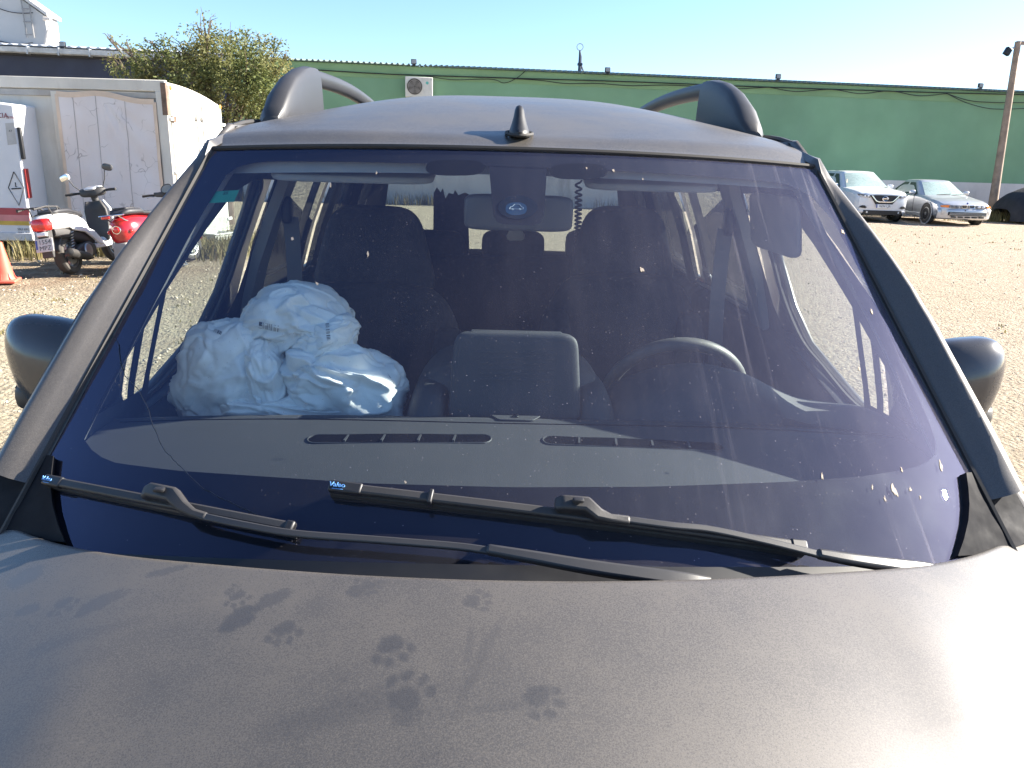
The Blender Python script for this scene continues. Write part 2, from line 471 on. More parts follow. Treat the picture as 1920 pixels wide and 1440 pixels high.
for i in range(18):
    s = -9.5+i*.95
    if s < S_GREEN-.2:
        ob('gutter_bracket', wbox(MB(), s-.02, s+.02, 4.44, 4.68, .12, .34), M_ZINC, shed, smooth=0)
ob('roof_sheet', corrugated(-24, S_GREEN-.12, 4.72, .3, .045, .12, -9, .9), mat('pale_roof', (.40, .42, .45), .55, metal=.3, var=.15), shed)
# ---- pale house gable that rises behind the shed
M_HOUSE = mat('white_render', (.46, .46, .455), .9, var=.07, vscale=.7, bump=.25, bscale=20, stain=.18, stain_col=(.38, .37, .35))
M_TRIM = mat('house_trim', (.48, .47, .45), .7)
WO = wp(-10, 0)
house = thing('house', 'pale rendered house gable with drainpipe behind the navy shed', 'house', wp(-10, 0))
def hs(px, py, back):
    r = ray(px, py); t = ((W0-WN*back)-CAM_LOC).dot(WN)/r.dot(WN); q = CAM_LOC+r*t
    return (q-W0).dot(WD), q.z
BK = 3.0
a, az = hs(84, 30, BK); b_, bz = hs(42, 0, BK)
slope = (bz-az)/(a-b_)
ridge = a-5.2
poly = [(a, 3.5), (a, az), (ridge, az+slope*5.2), (ridge-5.2, az), (ridge-5.2, 3.5)]
ob('wall', MB().prism(poly, -BK, -BK-1.0, lambda u, w, o: wpl(u, w, o)), M_HOUSE, house, smooth=0)
rp = [(a+.12, az-.02), (a+.12, az+.1), (ridge, az+slope*5.2+.14), (ridge-5.4, az+.1), (ridge-5.4, az-.02), (ridge, az+slope*5.2+.02)]
ob('roof_edge', MB().prism(rp, -BK+.1, -BK-1.05, lambda u, w, o: wpl(u, w, o)), M_TRIM, house, smooth=0)
s1, z1 = hs(95, 38, BK-.2); s2, z2 = hs(80, 86, BK-.2)
ob('drainpipe', MB().tube([wpl(a, z1+.05, -BK+.12), wpl(s1-.05, z1+.05, -BK+.14), wpl(s1, z1-.05, -BK+.16), wpl(s2+.1, z2+.05, -BK+.2), wpl(s2, z2-.6, -BK+.2)], .07, 10), mat('cream_pipe', (.62, .55, .48), .5), house)
lad = thing('ladder', 'thin metal ladder fixed to the pale house gable', 'ladder', wp(-10, 0))
M_LAD = mat('grey_metal', (.30, .29, .28), .5, metal=.5)
sL, zL = hs(38, 0, BK-.08); sR, _ = hs(52, 0, BK-.08); zb = hs(45, 70, BK-.08)[1]
for s_ in (sL, sR): ob('rail', MB().tube([wpl(s_, zL+1, -BK+.08), wpl(s_+.05, zb, -BK+.08)], .022, 6), M_LAD, lad)
k = zb+.1
while k < zL+.9:
    ob('rung', MB().tube([wpl(sL, k, -BK+.08), wpl(sR, k, -BK+.08)], .016, 6), M_LAD, lad); k += .42
M_BLACKCAB = mat('black_cable', (.012, .012, .014), .6)
for py0, py1, lb in ((8, 24, 'slack black cable crossing the house gable beside the ladder'), (70, 80, 'twin sagging cable low on the house gable')):
    q0, q1 = hs(-20, py0, BK-.05), hs(62, py1, BK-.05)
    tag(ob('cable', MB().tube([wp(lerp(q0[0], q1[0], t), lerp(q0[1], q1[1], t)-.12*math.sin(math.pi*t), -BK+.06) for t in np.linspace(0, 1, 12)], .014, 5), M_BLACKCAB), lb, 'cable')
# ---- floodlights along the eaves
M_LAMPB = mat('lamp_black', (.012, .014, .02), .4, metal=.3)
M_LENS = mat('lamp_lens', (.25, .27, .30), .15)
spots = [((122, 86), 'small floodlight on the navy shed gutter'), ((776, 118), 'floodlight on the green eaves directly above the air conditioner'),
         ((1137, 133), 'floodlight on the green eaves next to the blue mast'), ((1455, 145), 'floodlight on the green eaves above the curved cable loops'),
         ((1833, 158), 'floodlight on the green eaves beside the leaning pole')]
for (px, py), lb in spots:
    s_, z_ = wall_s(px, py+4)
    base = wp(s_, min(z_-.03, 4.68), .16)
    fl = thing('floodlight', lb, 'floodlight', base, math.atan2(WD.y, WD.x), 'floodlights along the roof edge')
    ob('housing', MB().box((0, 0, .12), (.19, .09, .16)), M_LAMPB, fl, bevel=.01)
    ob('lens', MB().box((0, -.05, .12), (.15, .012, .12)), M_LENS, fl, bevel=.003)
    ob('bracket', MB().box((0, .02, .005), (.12, .14, .05)), M_LAMPB, fl, bevel=.004)
# ---- air conditioner
s0, z0 = wall_s(760, 145); s1, z1 = wall_s(811, 178)
ac = thing('air_conditioner', 'cream air conditioner unit with round fan on the green wall', 'air conditioner', wp((s0+s1)/2, z1-.12), math.atan2(WD.y, WD.x))
w_, h_ = s1-s0, z0-z1+.12
M_ACW = mat('ac_white', (.60, .58, .53), .5, var=.08, stain=.2)
ob('casing', MB().box((0, -.2, h_/2), (w_, .34, h_)), M_ACW, ac, bevel=.02)
fx = -w_*.16
mt = Matrix.Translation((fx, -.375, h_*.52)) @ Matrix.Rotation(rad(90), 4, 'X')
rf = h_*.40
ob('fan_recess', MB().lathe([(rf, 0), (rf, .008), (0, .008)], 28, mt), mat('dark_recess', (.06, .05, .045), .8), ac)
for rr in (1, .8, .6, .4, .2):
    ob('grille_ring', MB().lathe([(rf*rr-.006, .006), (rf*rr+.006, .006), (rf*rr+.006, .022), (rf*rr-.006, .022)], 28, mt, True), mat('grille_wire', (.33, .30, .27), .5), ac)
for k in range(5):
    aa = k*2*math.pi/5
    ob('fan_blade', MB().grid(lambda u, v, aa=aa: mt @ Vector(((.03+u*(rf-.06))*math.cos(aa+v*.7), (.03+u*(rf-.06))*math.sin(aa+v*.7), .009+.006*v)), 4, 5), mat('fan_grey', (.16, .14, .12), .5), ac)
ob('maker_mark', MB().lathe([(0, .0), (.05, 0), (.05, .004), (0, .004)], 14, Matrix.Translation((w_*.3, -.372, h_*.72)) @ Matrix.Rotation(rad(90), 4, 'X')), mat('ac_badge', (.12, .42, .36), .4), ac)
for sx in (-.3, .3): ob('wall_bracket', MB().box((sx*w_, -.2, -.03), (.04, .44, .05)), M_LAD, ac, smooth=0)
# ---- cables slung along the green wall
def wall_cable(pix, label, out=.07, r=.018, sag=None):
    pts = [wall_s(*q) for q in pix]
    pts = smooth_line(pts, len(pix)*6)
    tag(ob('cable', MB().tube([wp(s, z, out) for s, z in pts], r, 5), M_BLACKCAB), label, 'cable', 'cables slung along the green wall')
wall_cable([(540, 128), (700, 138), (800, 142), (960, 147), (1190, 154), (1420, 163), (1660, 171), (1760, 174), (1930, 178)], 'taut main black cable running the length of the green wall')
wall_cable([(800, 143), (850, 150), (920, 149), (945, 156), (968, 147), (985, 133)], 'loose cable tail hooked up to the green eaves near the air conditioner', .09, .012)
wall_cable([(960, 148), (1010, 151), (1060, 157), (1120, 157), (1180, 161), (1250, 160), (1310, 163), (1370, 167), (1440, 164)], 'second black cable drooping in long shallow waves under the main one', .10, .014)
wall_cable([(1440, 164), (1490, 172), (1555, 168), (1610, 176), (1665, 171), (1720, 180), (1772, 176)], 'row of short drooping cable loops ending where two slack cables start', .10, .014)
wall_cable([(1772, 176), (1810, 188), (1850, 192), (1930, 193)], 'upper slack cable hanging towards the leaning pole', .10, .014)
wall_cable([(1772, 176), (1805, 192), (1845, 203), (1880, 205), (1930, 203)], 'lower slack cable hanging towards the leaning pole', .12, .014)
# ---- mast on the warehouse roof
s_, z_ = wall_s(1093, 133)
mast = thing('mast', 'dark blue steel mast with ring top behind the green roof edge', 'mast', wp(s_, 4.62, -.6))
M_MAST = mat('mast_blue', (.03, .045, .075), .5, metal=.3)
hm = (wall_s(1093, 92)[1]-4.62)*1.03
ob('pole', MB().tube([(0, 0, -.1), (0, 0, hm*.75), (-.03, 0, hm)], [.07, .06, .03], 8), M_MAST, mast)
ob('ring', MB().lathe([(.10, -.012), (.125, -.012), (.125, .012), (.10, .012)], 18, Matrix.Translation((-.03, 0, hm+.12)) @ Matrix.Rotation(rad(90), 4, 'X'), True), mat('mast_ring', (.4, .42, .45), .5, metal=.5), mast)
ob('brace', MB().tube([(.02, 0, hm*.5), (.20, 0, 0)], .03, 6), M_MAST, mast)
ob('clamp', MB().box((0, 0, hm*.45), (.18, .16, .08)), M_MAST, mast, bevel=.01)
# ---- leaning timber pole with lamp
pb = on_y(1859, 402, 29.3); pb.z = 0; tp = on_y(1909, 78, pb.y)
pole = thing('utility_pole', 'leaning weathered timber pole with a lamp in front of the green wall', 'pole', pb)
M_TIMBER = mat('weathered_timber', (.27, .20, .15), .85, var=.3, vscale=3, bump=.5, bscale=40)
d = tp-pb
ob('pole', MB().tube([Vector((0, 0, -.2))]+[d*t for t in (.0, .3, .6, 1)], [.17, .165, .14, .12, .10], 12), M_TIMBER, pole)
q = d*.975
ob('arm', MB().tube([q, q+Vector((-.3, -.1, -.12)), q+Vector((-.36, -.12, -.16))], .03, 6), M_LAD, pole)
ob('lamp_head', MB().box(q+Vector((-.40, -.13, -.2)), (.22, .16, .26), Matrix.Rotation(rad(25), 3, 'Y')), M_LAMPB, pole, bevel=.03)
ob('crossarm', MB().box(d*.985+Vector((.5, 0, .05)), (1.1, .1, .12)), M_TIMBER, pole, bevel=.01)
ob('insulator', MB().lathe([(0, 0), (.05, 0), (.06, .06), (.03, .1), (0, .1)], 10, Matrix.Translation(d*.985+Vector((.9, 0, .11)))), mat('ceramic', (.5, .5, .48), .3), pole)
# ================================================================ THE VAN
van = thing('van', 'dusty dark grey van with roof rails, cracked windscreen and paw prints on its bonnet', 'van', (0, 2.2, 0))
VO = Vector((0, 2.2, 0))
def vb(name, mb, m, parent=van, **k):
    """part of the van, given in world metres"""
    if isinstance(mb, MB): mb.v = [tuple(Vector(p)-VO) for p in mb.v]
    return ob(name, mb, m, parent, **k)

def paint_mat(name, attr=False):
    m, nt, out = _new(name)
    p = _n(nt, 'ShaderNodeBsdfPrincipled')
    tc = _n(nt, 'ShaderNodeTexCoord').outputs['Object']
    g = _n(nt, 'ShaderNodeNewGeometry')
    sx = _n(nt, 'ShaderNodeSeparateXYZ'); nt.links.new(g.outputs['Normal'], sx.inputs[0])
    up = _ramp(nt, sx.outputs['Z'], .1, .95, .10, 1)
    f1 = _ramp(nt, _noise(nt, tc, 3.0, 8, .65), .3, .7, .055, .125)
    f2 = _ramp(nt, _noise(nt, tc, 520, 3, .6), .35, .7, -.03, .04)
    mp = _n(nt, 'ShaderNodeMapping'); mp.inputs['Scale'].default_value = (18, 140, 18); mp.inputs['Rotation'].default_value = (0, 0, .5)
    nt.links.new(tc, mp.inputs['Vector'])
    scr = _ramp(nt, _noise(nt, mp.outputs[0], 1, 3, .5), .68, .76, 0, .02)
    d = _math(nt, 'MULTIPLY', up, _math(nt, 'ADD', _math(nt, 'ADD', f1, f2), scr))
    if attr:
        at = _n(nt, 'ShaderNodeAttribute'); at.attribute_name = 'clean'
        d = _math(nt, 'MULTIPLY', d, _math(nt, 'SUBTRACT', 1.0, at.outputs['Fac']))
    base = _mix(nt, _ramp(nt, _noise(nt, tc, 900, 1), .4, .6), (.075, .073, .073), (.108, .104, .103))
    nt.links.new(base, p.inputs['Base Color'])
    p.inputs['Metallic'].default_value = .8
    nt.links.new(_ramp(nt, d, 0, .12, .40, .58), p.inputs['Roughness'])
    nt.links.new(_ramp(nt, d, 0, .30, .6, .28), p.inputs['Coat Weight'])
    nt.links.new(_ramp(nt, d, 0, .25, .15, .50), p.inputs['Coat Roughness'])
    bmp = _bump(nt, f2, .06, .001)
    nt.links.new(bmp, p.inputs['Normal'])
    du = _n(nt, 'ShaderNodeBsdfPrincipled'); du.inputs['Base Color'].default_value = (.40, .335, .255, 1); du.inputs['Roughness'].default_value = .7
    du.inputs['Specular IOR Level'].default_value = .4
    mx = _n(nt, 'ShaderNodeMixShader'); nt.links.new(d, mx.inputs[0]); nt.links.new(p.outputs[0], mx.inputs[1]); nt.links.new(du.outputs[0], mx.inputs[2])
    nt.links.new(mx.outputs[0], out.inputs[0])
    return m
M_PAINT = paint_mat('grey_paint')
M_HOOD = paint_mat('grey_paint_hood', True)
M_BLKPL = mat('black_plastic', (.016, .016, .018), .55, var=.2, vscale=8, bump=.15, bscale=300, bdist=.001, dust=.05)
M_BLKPL2 = mat('black_plastic_clean', (.012, .012, .014), .5, var=.2, vscale=8)
M_GRAIN = mat('black_grained', (.012, .012, .014), .85, var=.2, vscale=8, spec=.12)
M_RUBBER = mat('rubber', (.014, .014, .015), .8, dust=.1)
M_RAIL = mat('rail_plastic', (.020, .021, .025), .45, var=.12, vscale=5, bump=.08, bscale=400, bdist=.001, dust=.05)
M_CHROME = mat('alloy', (.45, .46, .48), .3, metal=.9, dust=.2)

# ---- windscreen surface
def G(u, v):
    k = 1-abs(u)**2.2
    x = lerp(.812, .67, v)*u
    y = lerp(1.09, 1.7765, v) - k*lerp(.165, .10, v)
    z = lerp(.975, 1.583, v) + k*lerp(.075, .017, v)
    return Vector((x, y, z))
def GN(u, v):
    e = .002
    n = (G(u+e, v)-G(u-e, v)).cross(G(u, v+e)-G(u, v-e)).normalized()
    return n if n.y < 0 else -n
def glass_uv(px, py, off=0.0):
    r = ray(px, py); u = max(-1, min(1, (px-960)/900)); v = (1050-py)/780
    for _ in range(25):
        f = lambda a, b: G(a, b)+GN(a, b)*off
        p0 = f(u, v); e = 1e-4
        du = (f(u+e, v)-p0)/e; dv = (f(u, v+e)-p0)/e
        A = Matrix(((du.x, dv.x, -r.x), (du.y, dv.y, -r.y), (du.z, dv.z, -r.z)))
        s = A.inverted() @ (CAM_LOC + r*((p0-CAM_LOC).dot(r)/r.dot(r)) - p0)
        u += s[0]; v += s[1]
        if abs(s[0])+abs(s[1]) < 1e-6: break
    return u, v
def on_glass(px, py, off=0.0):
    u, v = glass_uv(px, py, off); return G(u, v)+GN(u, v)*off

M_SCREEN = glass_mat('windscreen_glass', (.87, .94, .94), .030, (.50, .46, .50), streaks=True, refl=(.58, .58, .86))
ws = vb('windscreen', MB().grid(lambda a, b: G(-1+2*a, b), 81, 49), M_SCREEN, smooth=180)
ws['label'] = 'dirty windscreen with a long crack on the passenger side'
# black ceramic band behind the edge of the glass
M_FRIT = mat('ceramic_black', (.010, .010, .016), .85, var=.1, spec=.08)
inner_px = [(155, 822), (175, 850), (215, 866), (330, 880), (480, 890), (700, 904), (960, 911), (1220, 910), (1480, 901), (1620, 891), (1715, 876), (1755, 858), (1762, 838),
            (1742, 780), (1700, 690), (1660, 600), (1612, 500), (1560, 405), (1520, 362), (1470, 340), (1380, 332), (1240, 322), (1020, 312), (800, 304), (620, 300), (500, 300), (452, 306),
            (425, 322), (385, 385), (330, 480), (275, 580), (225, 675), (180, 760)]
inner = [glass_uv(*q) for q in inner_px]
nI = 132
inn = np.array(inner+[inner[0]]); seg = np.r_[0, np.cumsum(np.hypot(*np.diff(inn, axis=0).T))]
ti = np.linspace(0, seg[-1], nI, endpoint=False)
inn = np.c_[np.interp(ti, seg, inn[:, 0]), np.interp(ti, seg, inn[:, 1])]
mb = MB(); KR = 8; v = []
cu, cv = .0, .62
for a, b in inn:
    # matching point on the pane outline, found along the spoke from the middle of the clear field
    du, dv = a-cu, b-cv
    t = min((1-cu)/du if du > 0 else (-1-cu)/du if du < 0 else 9e9, (1-cv)/dv if dv > 0 else (0-cv)/dv if dv < 0 else 9e9)
    ou, ov = cu+du*t, cv+dv*t
    for k in range(KR+1):
        uu, vv = lerp(a, ou, k/KR), lerp(b, ov, k/KR)
        uu = max(-.999, min(.999, uu)); vv = max(.001, min(.999, vv))
        v.append(G(uu, vv)-GN(uu, vv)*.004)
n = len(inn); f = [(i*(KR+1)+k, ((i+1) % n)*(KR+1)+k, ((i+1) % n)*(KR+1)+k+1, i*(KR+1)+k+1) for i in range(n) for k in range(KR)]
# corners of the outline that the spokes skip
mb.add(v, f)
for su, sv in ((-1, 0), (1, 0), (-1, 1), (1, 1)):
    pts = []
    for a, b in inn:
        du, dv = a-cu, b-cv
        t = min((1-cu)/du if du > 0 else (-1-cu)/du if du < 0 else 9e9, (1-cv)/dv if dv > 0 else (0-cv)/dv if dv < 0 else 9e9)
        pts.append((cu+du*t, cv+dv*t))
    # the two outline points either side of the corner
    onu = [p for p in pts if abs(p[0]-su) < 1e-6 and ((p[1] > .5) == (sv == 1))]
    onv = [p for p in pts if abs(p[1]-sv) < 1e-6 and ((p[0] > 0) == (su == 1))]
    if onu and onv:
        p1 = min(onu, key=lambda p: abs(p[1]-sv)); p2 = min(onv, key=lambda p: abs(p[0]-su))
        c3 = [(p1[0]*.999, min(max(p1[1], .001), .999)), (su*.999, min(max(sv, .001), .999)), (p2[0]*.999, min(max(p2[1], .001), .999))]
        mb.add([G(*q)-GN(*q)*.004 for q in c3], [(0, 1, 2)])
vb('ceramic_border', mb, M_FRIT, ws, smooth=180)
def glass_patch(name, px, m, off=-.0045, parent=ws, nfill=1):
    uv = [glass_uv(*q) for q in px]
    c = np.mean(uv, axis=0); mb = MB(); v = []; R = 6; n = len(uv)
    for a, b in uv:
        for k in range(R+1):
            uu, vv = lerp(c[0], a, k/R), lerp(c[1], b, k/R); v.append(G(uu, vv)+GN(uu, vv)*off)
    f = [(i*(R+1)+k, ((i+1) % n)*(R+1)+k, ((i+1) % n)*(R+1)+k+1, i*(R+1)+k+1) for i in range(n) for k in range(R)]
    return vb(name, mb.add(v, f), m, parent, smooth=180)
def oval(cx, cy, rx, ry, n=28, e=.7):
    return [(cx+rx*math.copysign(abs(math.cos(t))**e, math.cos(t)), cy+ry*math.copysign(abs(math.sin(t))**e, math.sin(t))) for t in np.linspace(0, 2*math.pi, n, endpoint=False)]
glass_patch('ceramic_panel', [(916, 300), (1026, 303), (1024, 345), (1020, 400), (1014, 414), (1000, 419), (945, 417), (932, 412), (925, 400), (920, 345)], M_FRIT, -.005)
M_VISOR_TAB = mat('dot_shade', (.006, .006, .006), .95, spec=.02)
glass_patch('shade_patch', oval(853, 312, 55, 15), M_VISOR_TAB, -.0032)
glass_patch('shade_patch', oval(1085, 319, 54, 15), M_VISOR_TAB, -.0032)
# sensor pod and its little car pictogram
pod_c = on_glass(970, 389, -.012)
glass_patch('sensor_ring', oval(971, 386, 37, 22, 30, 1), mat('pod_black', (.004, .004, .005), .25), -.0035)
glass_patch('sensor_lens', oval(968, 389, 20, 12, 24, .8), mat('pod_blue', (.012, .035, .075), .2), -.0032)
icon = [(955, 392), (957, 388), (961, 387), (965, 383), (974, 383), (978, 388), (981, 389), (981, 392)]
mbi = MB(); pts = [on_glass(*q, -.0028) for q in icon]
mbi.tube(pts, .0007, 5); mbi.tube([pts[-1], pts[0]], .0007, 5)
mbi.tube([on_glass(961+1.5*math.cos(t), 392+1.5*math.sin(t), -.0027) for t in np.linspace(0, 6.2, 9)], .0007, 4)
mbi.tube([on_glass(975+1.5*math.cos(t), 392+1.5*math.sin(t), -.0027) for t in np.linspace(0, 6.2, 9)], .0007, 4)
vb('car_pictogram', mbi, mat('print_white', (.22, .28, .36), .5), ws)
# crack
crk = [(186, 598), (206, 618), (222, 650), (232, 700), (262, 735), (285, 790), (300, 830), (322, 858), (345, 880), (385, 918), (450, 950), (528, 986)]
vb('crack', MB().tube([on_glass(q[0]+rng.uniform(-1.5, 1.5), q[1]+rng.uniform(-1.5, 1.5), .0008) for q in smooth_line(crk, 60)], .00075, 4), mat('crack_dark', (.006, .006, .012), .3), ws)
# dried bird splashes and fly marks
M_SPLASH = mat('dried_splash', (.30, .25, .20), .9)
r2 = random.Random(12)
for cx, cy, w, h, sl in ((1677, 921, 5, 17, .35), (1659, 936, 2.5, 7, .3), (1706, 918, 2.5, 6, .2), (1764, 873, 3, 12, .3), (1541, 893, 2.5, 8, .1), (1635, 915, 2, 6, .1), (1725, 932, 1.8, 5, .1),
                         (1203, 506, 3.5, 6, .5), (1150, 320, 2.5, 3.5, .6), (1100, 316, 1.5, 2.5, .2), (690, 478, 2, 6, 0), (595, 532, 4, 3.5, .6), (549, 448, 3, 5, .1), (1668, 535, 3, 6, .2), (1580, 435, 3, 5, .5),
                         (760, 904, 2.5, 4, .4), (620, 348, 1.8, 5, 0), (706, 325, 2, 4, 0), (1205, 336, 1.2, 3, .1), (1588, 340, 1.5, 6, 0), (1634, 585, 2, 6, .3), (1610, 690, 2, 7, .4), (1690, 880, 2, 5, .3)):
    pts = []
    for t in np.linspace(0, 2*math.pi, 14, endpoint=False):
        k = r2.uniform(.3, 1.2); y = math.sin(t)*h*k
        pts.append((cx+math.cos(t)*w*k+sl*y, cy+y))
    glass_patch('dried_splash', pts, M_SPLASH, .0009)

# ---- body side profile
ZS = [.25, .45, .75, .95, 1.06, 1.3, 1.5, 1.6, 1.66]
XS = [.86, .905, .924, .915, .895, .825, .745, .700, .677]
def side_x(z): return interp(z, ZS, XS)
def taper(y):
    t = 1.0
    if y < .45: t -= .16*((.45-y)/.5)**2
    if y > 4.0: t -= .07*((y-4.0)/.35)**2
    return t
AL = [(1.27, 1.055), (1.305, 1.11), (1.474, 1.288), (1.783, 1.526), (1.948, 1.645)]     # front outline of the side frame (y, z)

# ---- roof
def roof_zc(y): return interp(y, [1.66, 1.75, 1.85, 2.0, 2.3, 2.7, 3.0, 3.4, 3.9, 4.2, 4.32], [1.595, 1.622, 1.648, 1.683, 1.740, 1.785, 1.804, 1.813, 1.803, 1.78, 1.75])
def roof_ze(y): return interp(y, [1.77, 1.85, 1.95, 2.1, 2.4, 3.0, 4.3], [1.583, 1.612, 1.640, 1.655, 1.66, 1.662, 1.655])
_sy = np.linspace(1.6, 4.4, 113)
_k = np.exp(-.5*(np.arange(-12, 13)/5.)**2); _k /= _k.sum()
_zc = np.convolve(np.pad([roof_zc(y) for y in _sy], 12, mode='reflect', reflect_type='odd'), _k, 'valid')
_ze = np.convolve(np.pad([roof_ze(y) for y in _sy], 12, mode='reflect', reflect_type='odd'), _k, 'valid')
def roof_z(x, y):
    hw = .685; k = 1-min(1, abs(x)/hw)**3.3
    ze, zc = float(np.interp(y, _sy, _ze)), float(np.interp(y, _sy, _zc))
    return lerp(ze, zc, k)
def roof_fn(a, b):
    u = -1+2*a
    yf = G(u, 1).y+.006
    y = lerp(yf, 4.30, b**1.25)
    hwf = lerp(.67, .683, min(1, (y-1.66)/.35))
    x = u*hwf
    z = roof_z(x, y)
    # meet the top edge of the glass
    k = max(0, 1-(y-yf)/.10)
    z = lerp(z, G(u, 1).z+.004, k*k*(3-2*k))
    return Vector((x, y, z))
roof = vb('roof', MB().grid(roof_fn, 61, 70), M_PAINT, smooth=180)
vb('screen_seal', MB().tube([G(u, 1)+Vector((0, .004, .004)) for u in np.linspace(-.995, .995, 40)], .0055, 6), M_RUBBER, ws)
for s in (-1, 1):
    # shallow ditch moulding between roof skin and side frame
    vb('roof_moulding', MB().tube([Vector((s*.684, y, roof_z(.684, y)+.006)) for y in np.linspace(1.97, 4.28, 30)], .007, 6), M_BLKPL, roof)
# roof rails: moulded front foot, bar, rear foot
for s in (-1, 1):
    rl = bpy.data.objects.new('roof_rail', None); link(rl, van)
    def foot(ys, hs, wt, wb):
        rings = []
        for y, h, a, b in zip(ys, hs, wt, wb):
            z0 = roof_z(.64, y)-.008; cx = s*.642
            ring = []
            for t in np.linspace(0, 2*math.pi, 16, endpoint=False):
                cc, ss = math.cos(t), math.sin(t)
                k = (ss+1)/2
                ex = .30 if cc*s < 0 else .62
                x = cx-s*.012*k + math.copysign(abs(cc)**ex, cc)*lerp(b, a, k)/2
                ring.append(Vector((x, y, z0+h*(.5+.5*math.copysign(abs(ss)**.55, ss)))))
            rings.append(ring)
        return MB().loft(rings)
    vb('front_foot', foot([2.13, 2.16, 2.22, 2.31, 2.41, 2.50, 2.57, 2.61], [.020, .045, .085, .125, .150, .163, .167, .166], [.03, .045, .05, .05, .05, .05, .05, .05], [.05, .085, .105, .11, .11, .105, .10, .10]), M_RAIL, rl, smooth=50)
    vb('rear_foot', foot([3.86, 3.92, 4.02, 4.12, 4.20], [.15, .14, .11, .06, .015], [.05, .05, .05, .045, .03], [.09, .10, .1, .09, .05]), M_RAIL, rl, smooth=50)
    rings = []
    for y in np.linspace(2.60, 3.90, 24):
        zt = lerp(roof_z(.64, 2.6)+.148, roof_z(.64, 3.9)+.135, (y-2.6)/1.3)+.018*math.sin(math.pi*(y-2.6)/1.3)
        rings.append([Vector((s*.632+.026*math.cos(t), y, zt-.018+.026*math.copysign(abs(math.sin(t))**.7, math.sin(t)))) for t in np.linspace(0, 2*math.pi, 12, endpoint=False)])
    vb('bar', MB().loft(rings), M_RAIL, rl, smooth=50)
# stub antenna
ap = Vector((.004, 1.80, 0)); ap.z = roof_z(ap.x, ap.y)
rings = []
for h, w, l, dy in ((-.004, .052, .10, .0), (.006, .054, .104, .0), (.014, .050, .094, .006), (.03, .040, .074, .013), (.05, .030, .052, .022), (.066, .025, .04, .030), (.076, .018, .028, .036), (.080, .006, .010, .038)):
    rings.append([ap+Vector((w*.43*math.cos(t), dy+l/2*math.sin(t), (h+dy*.1)*.78)) for t in np.linspace(0, 2*math.pi, 20, endpoint=False)])
ant = vb('antenna', MB().loft(rings), M_BLKPL2, smooth=60)
vb('gasket', MB().tube([ap+Vector((.029*math.cos(t), .054*math.sin(t), .004+.012*math.sin(t)*.5)) for t in np.linspace(0, 2*math.pi, 25)], .004, 5), M_RUBBER, ant)

# ---- bonnet
def hood_edge_z(x): return 1.082-.125*x*x
HE = []
for q in ((-40, 925), (0, 950), (40, 985), (105, 1015), (170, 1030), (260, 1041), (400, 1054), (560, 1067), (760, 1078), (966, 1085), (1200, 1086), (1400, 1079), (1580, 1068), (1710, 1060), (1790, 1046), (1850, 1034), (1890, 1022), (1925, 1008)):
    x = (q[0]-960)/1200
    for _ in range(12): p = on_z(*q, hood_edge_z(x)); x = p.x
    HE.append(p)
def hood_edge(x):
    # symmetric rear edge: mean of the two sides
    f = lambda xx: interp(xx, [p.x for p in HE], [p.y for p in HE])
    return .5*(f(x)+f(-x))
_hx = np.linspace(-.90, .90, 91)
_hy = np.convolve(np.pad([hood_edge(x) for x in _hx], 4, mode='reflect', reflect_type='odd'), np.ones(9)/9, 'valid')
def hood_y(x): return float(np.interp(x, _hx, _hy))
def hood_z(x, y):
    s = hood_y(x)-y
    c = hood_edge_z(x)-.14*s-.21*max(0, s)**2
    # two soft pressed ridges and the turned-down rim
    c += .006*math.exp(-((abs(x)-.50)/.07)**2)*min(1, max(0, s)/.25)
    e = min(1, max(0, .012-s)/.012)
    return c-.004*e*e
NHX, NHY = 521, 341
HXW = .872
def hood_fn(a, b):
    u = -1+2*a
    yr = hood_y(u*HXW); y = lerp(yr+.004, .08+.16*u*u, b**1.0)
    x = u*lerp(HXW, .80, b*b)
    z = hood_z(x, min(y, yr))-.006*(max(0, abs(u)-.975)/.025)**2
    if y > yr-.002: z -= .006
    return Vector((x, y, z))
hood = vb('bonnet', MB().grid(hood_fn, NHX, NHY), M_HOOD, smooth=180)

# ---- side frames with window openings
DOORWIN = [(1.70, 1.005), (1.86, 1.015), (2.03, 1.058), (2.16, 1.10), (2.25, 1.19), (2.295, 1.30), (2.30, 1.42), (2.285, 1.505), (2.10, 1.512), (1.96, 1.485), (1.84, 1.405), (1.70, 1.285)]
QUARTER = [(1.46, 1.075), (1.665, 1.065), (1.665, 1.255), (1.56, 1.165)]
SLIDEWIN = [(2.46, 1.11), (3.22, 1.10), (3.25, 1.15), (3.25, 1.47), (3.22, 1.50), (2.47, 1.51)]
REARWIN = [(3.38, 1.11), (4.02, 1.12), (4.06, 1.17), (4.0, 1.46), (3.96, 1.49), (3.38, 1.50)]
M_SGLASS = glass_mat('door_glass', (.93, .97, .92), .008, (.5, .47, .42))
M_PRIV = glass_mat('privacy_glass', (.10, .11, .12), .02, (.4, .38, .35))
M_RGLASS = glass_mat('rear_glass', (.52, .56, .55), .02, (.5, .46, .42))
M_TRIM_IN = mat('pillar_trim', (.22, .225, .23), .8, var=.06, bump=.1, bscale=300, bdist=.001)
M_TRIM_DK = mat('door_trim', (.028, .030, .036), .75, var=.1, bump=.12, bscale=250, bdist=.001)
M_HEADL = mat('headliner', (.26, .26, .27), .95, var=.05)
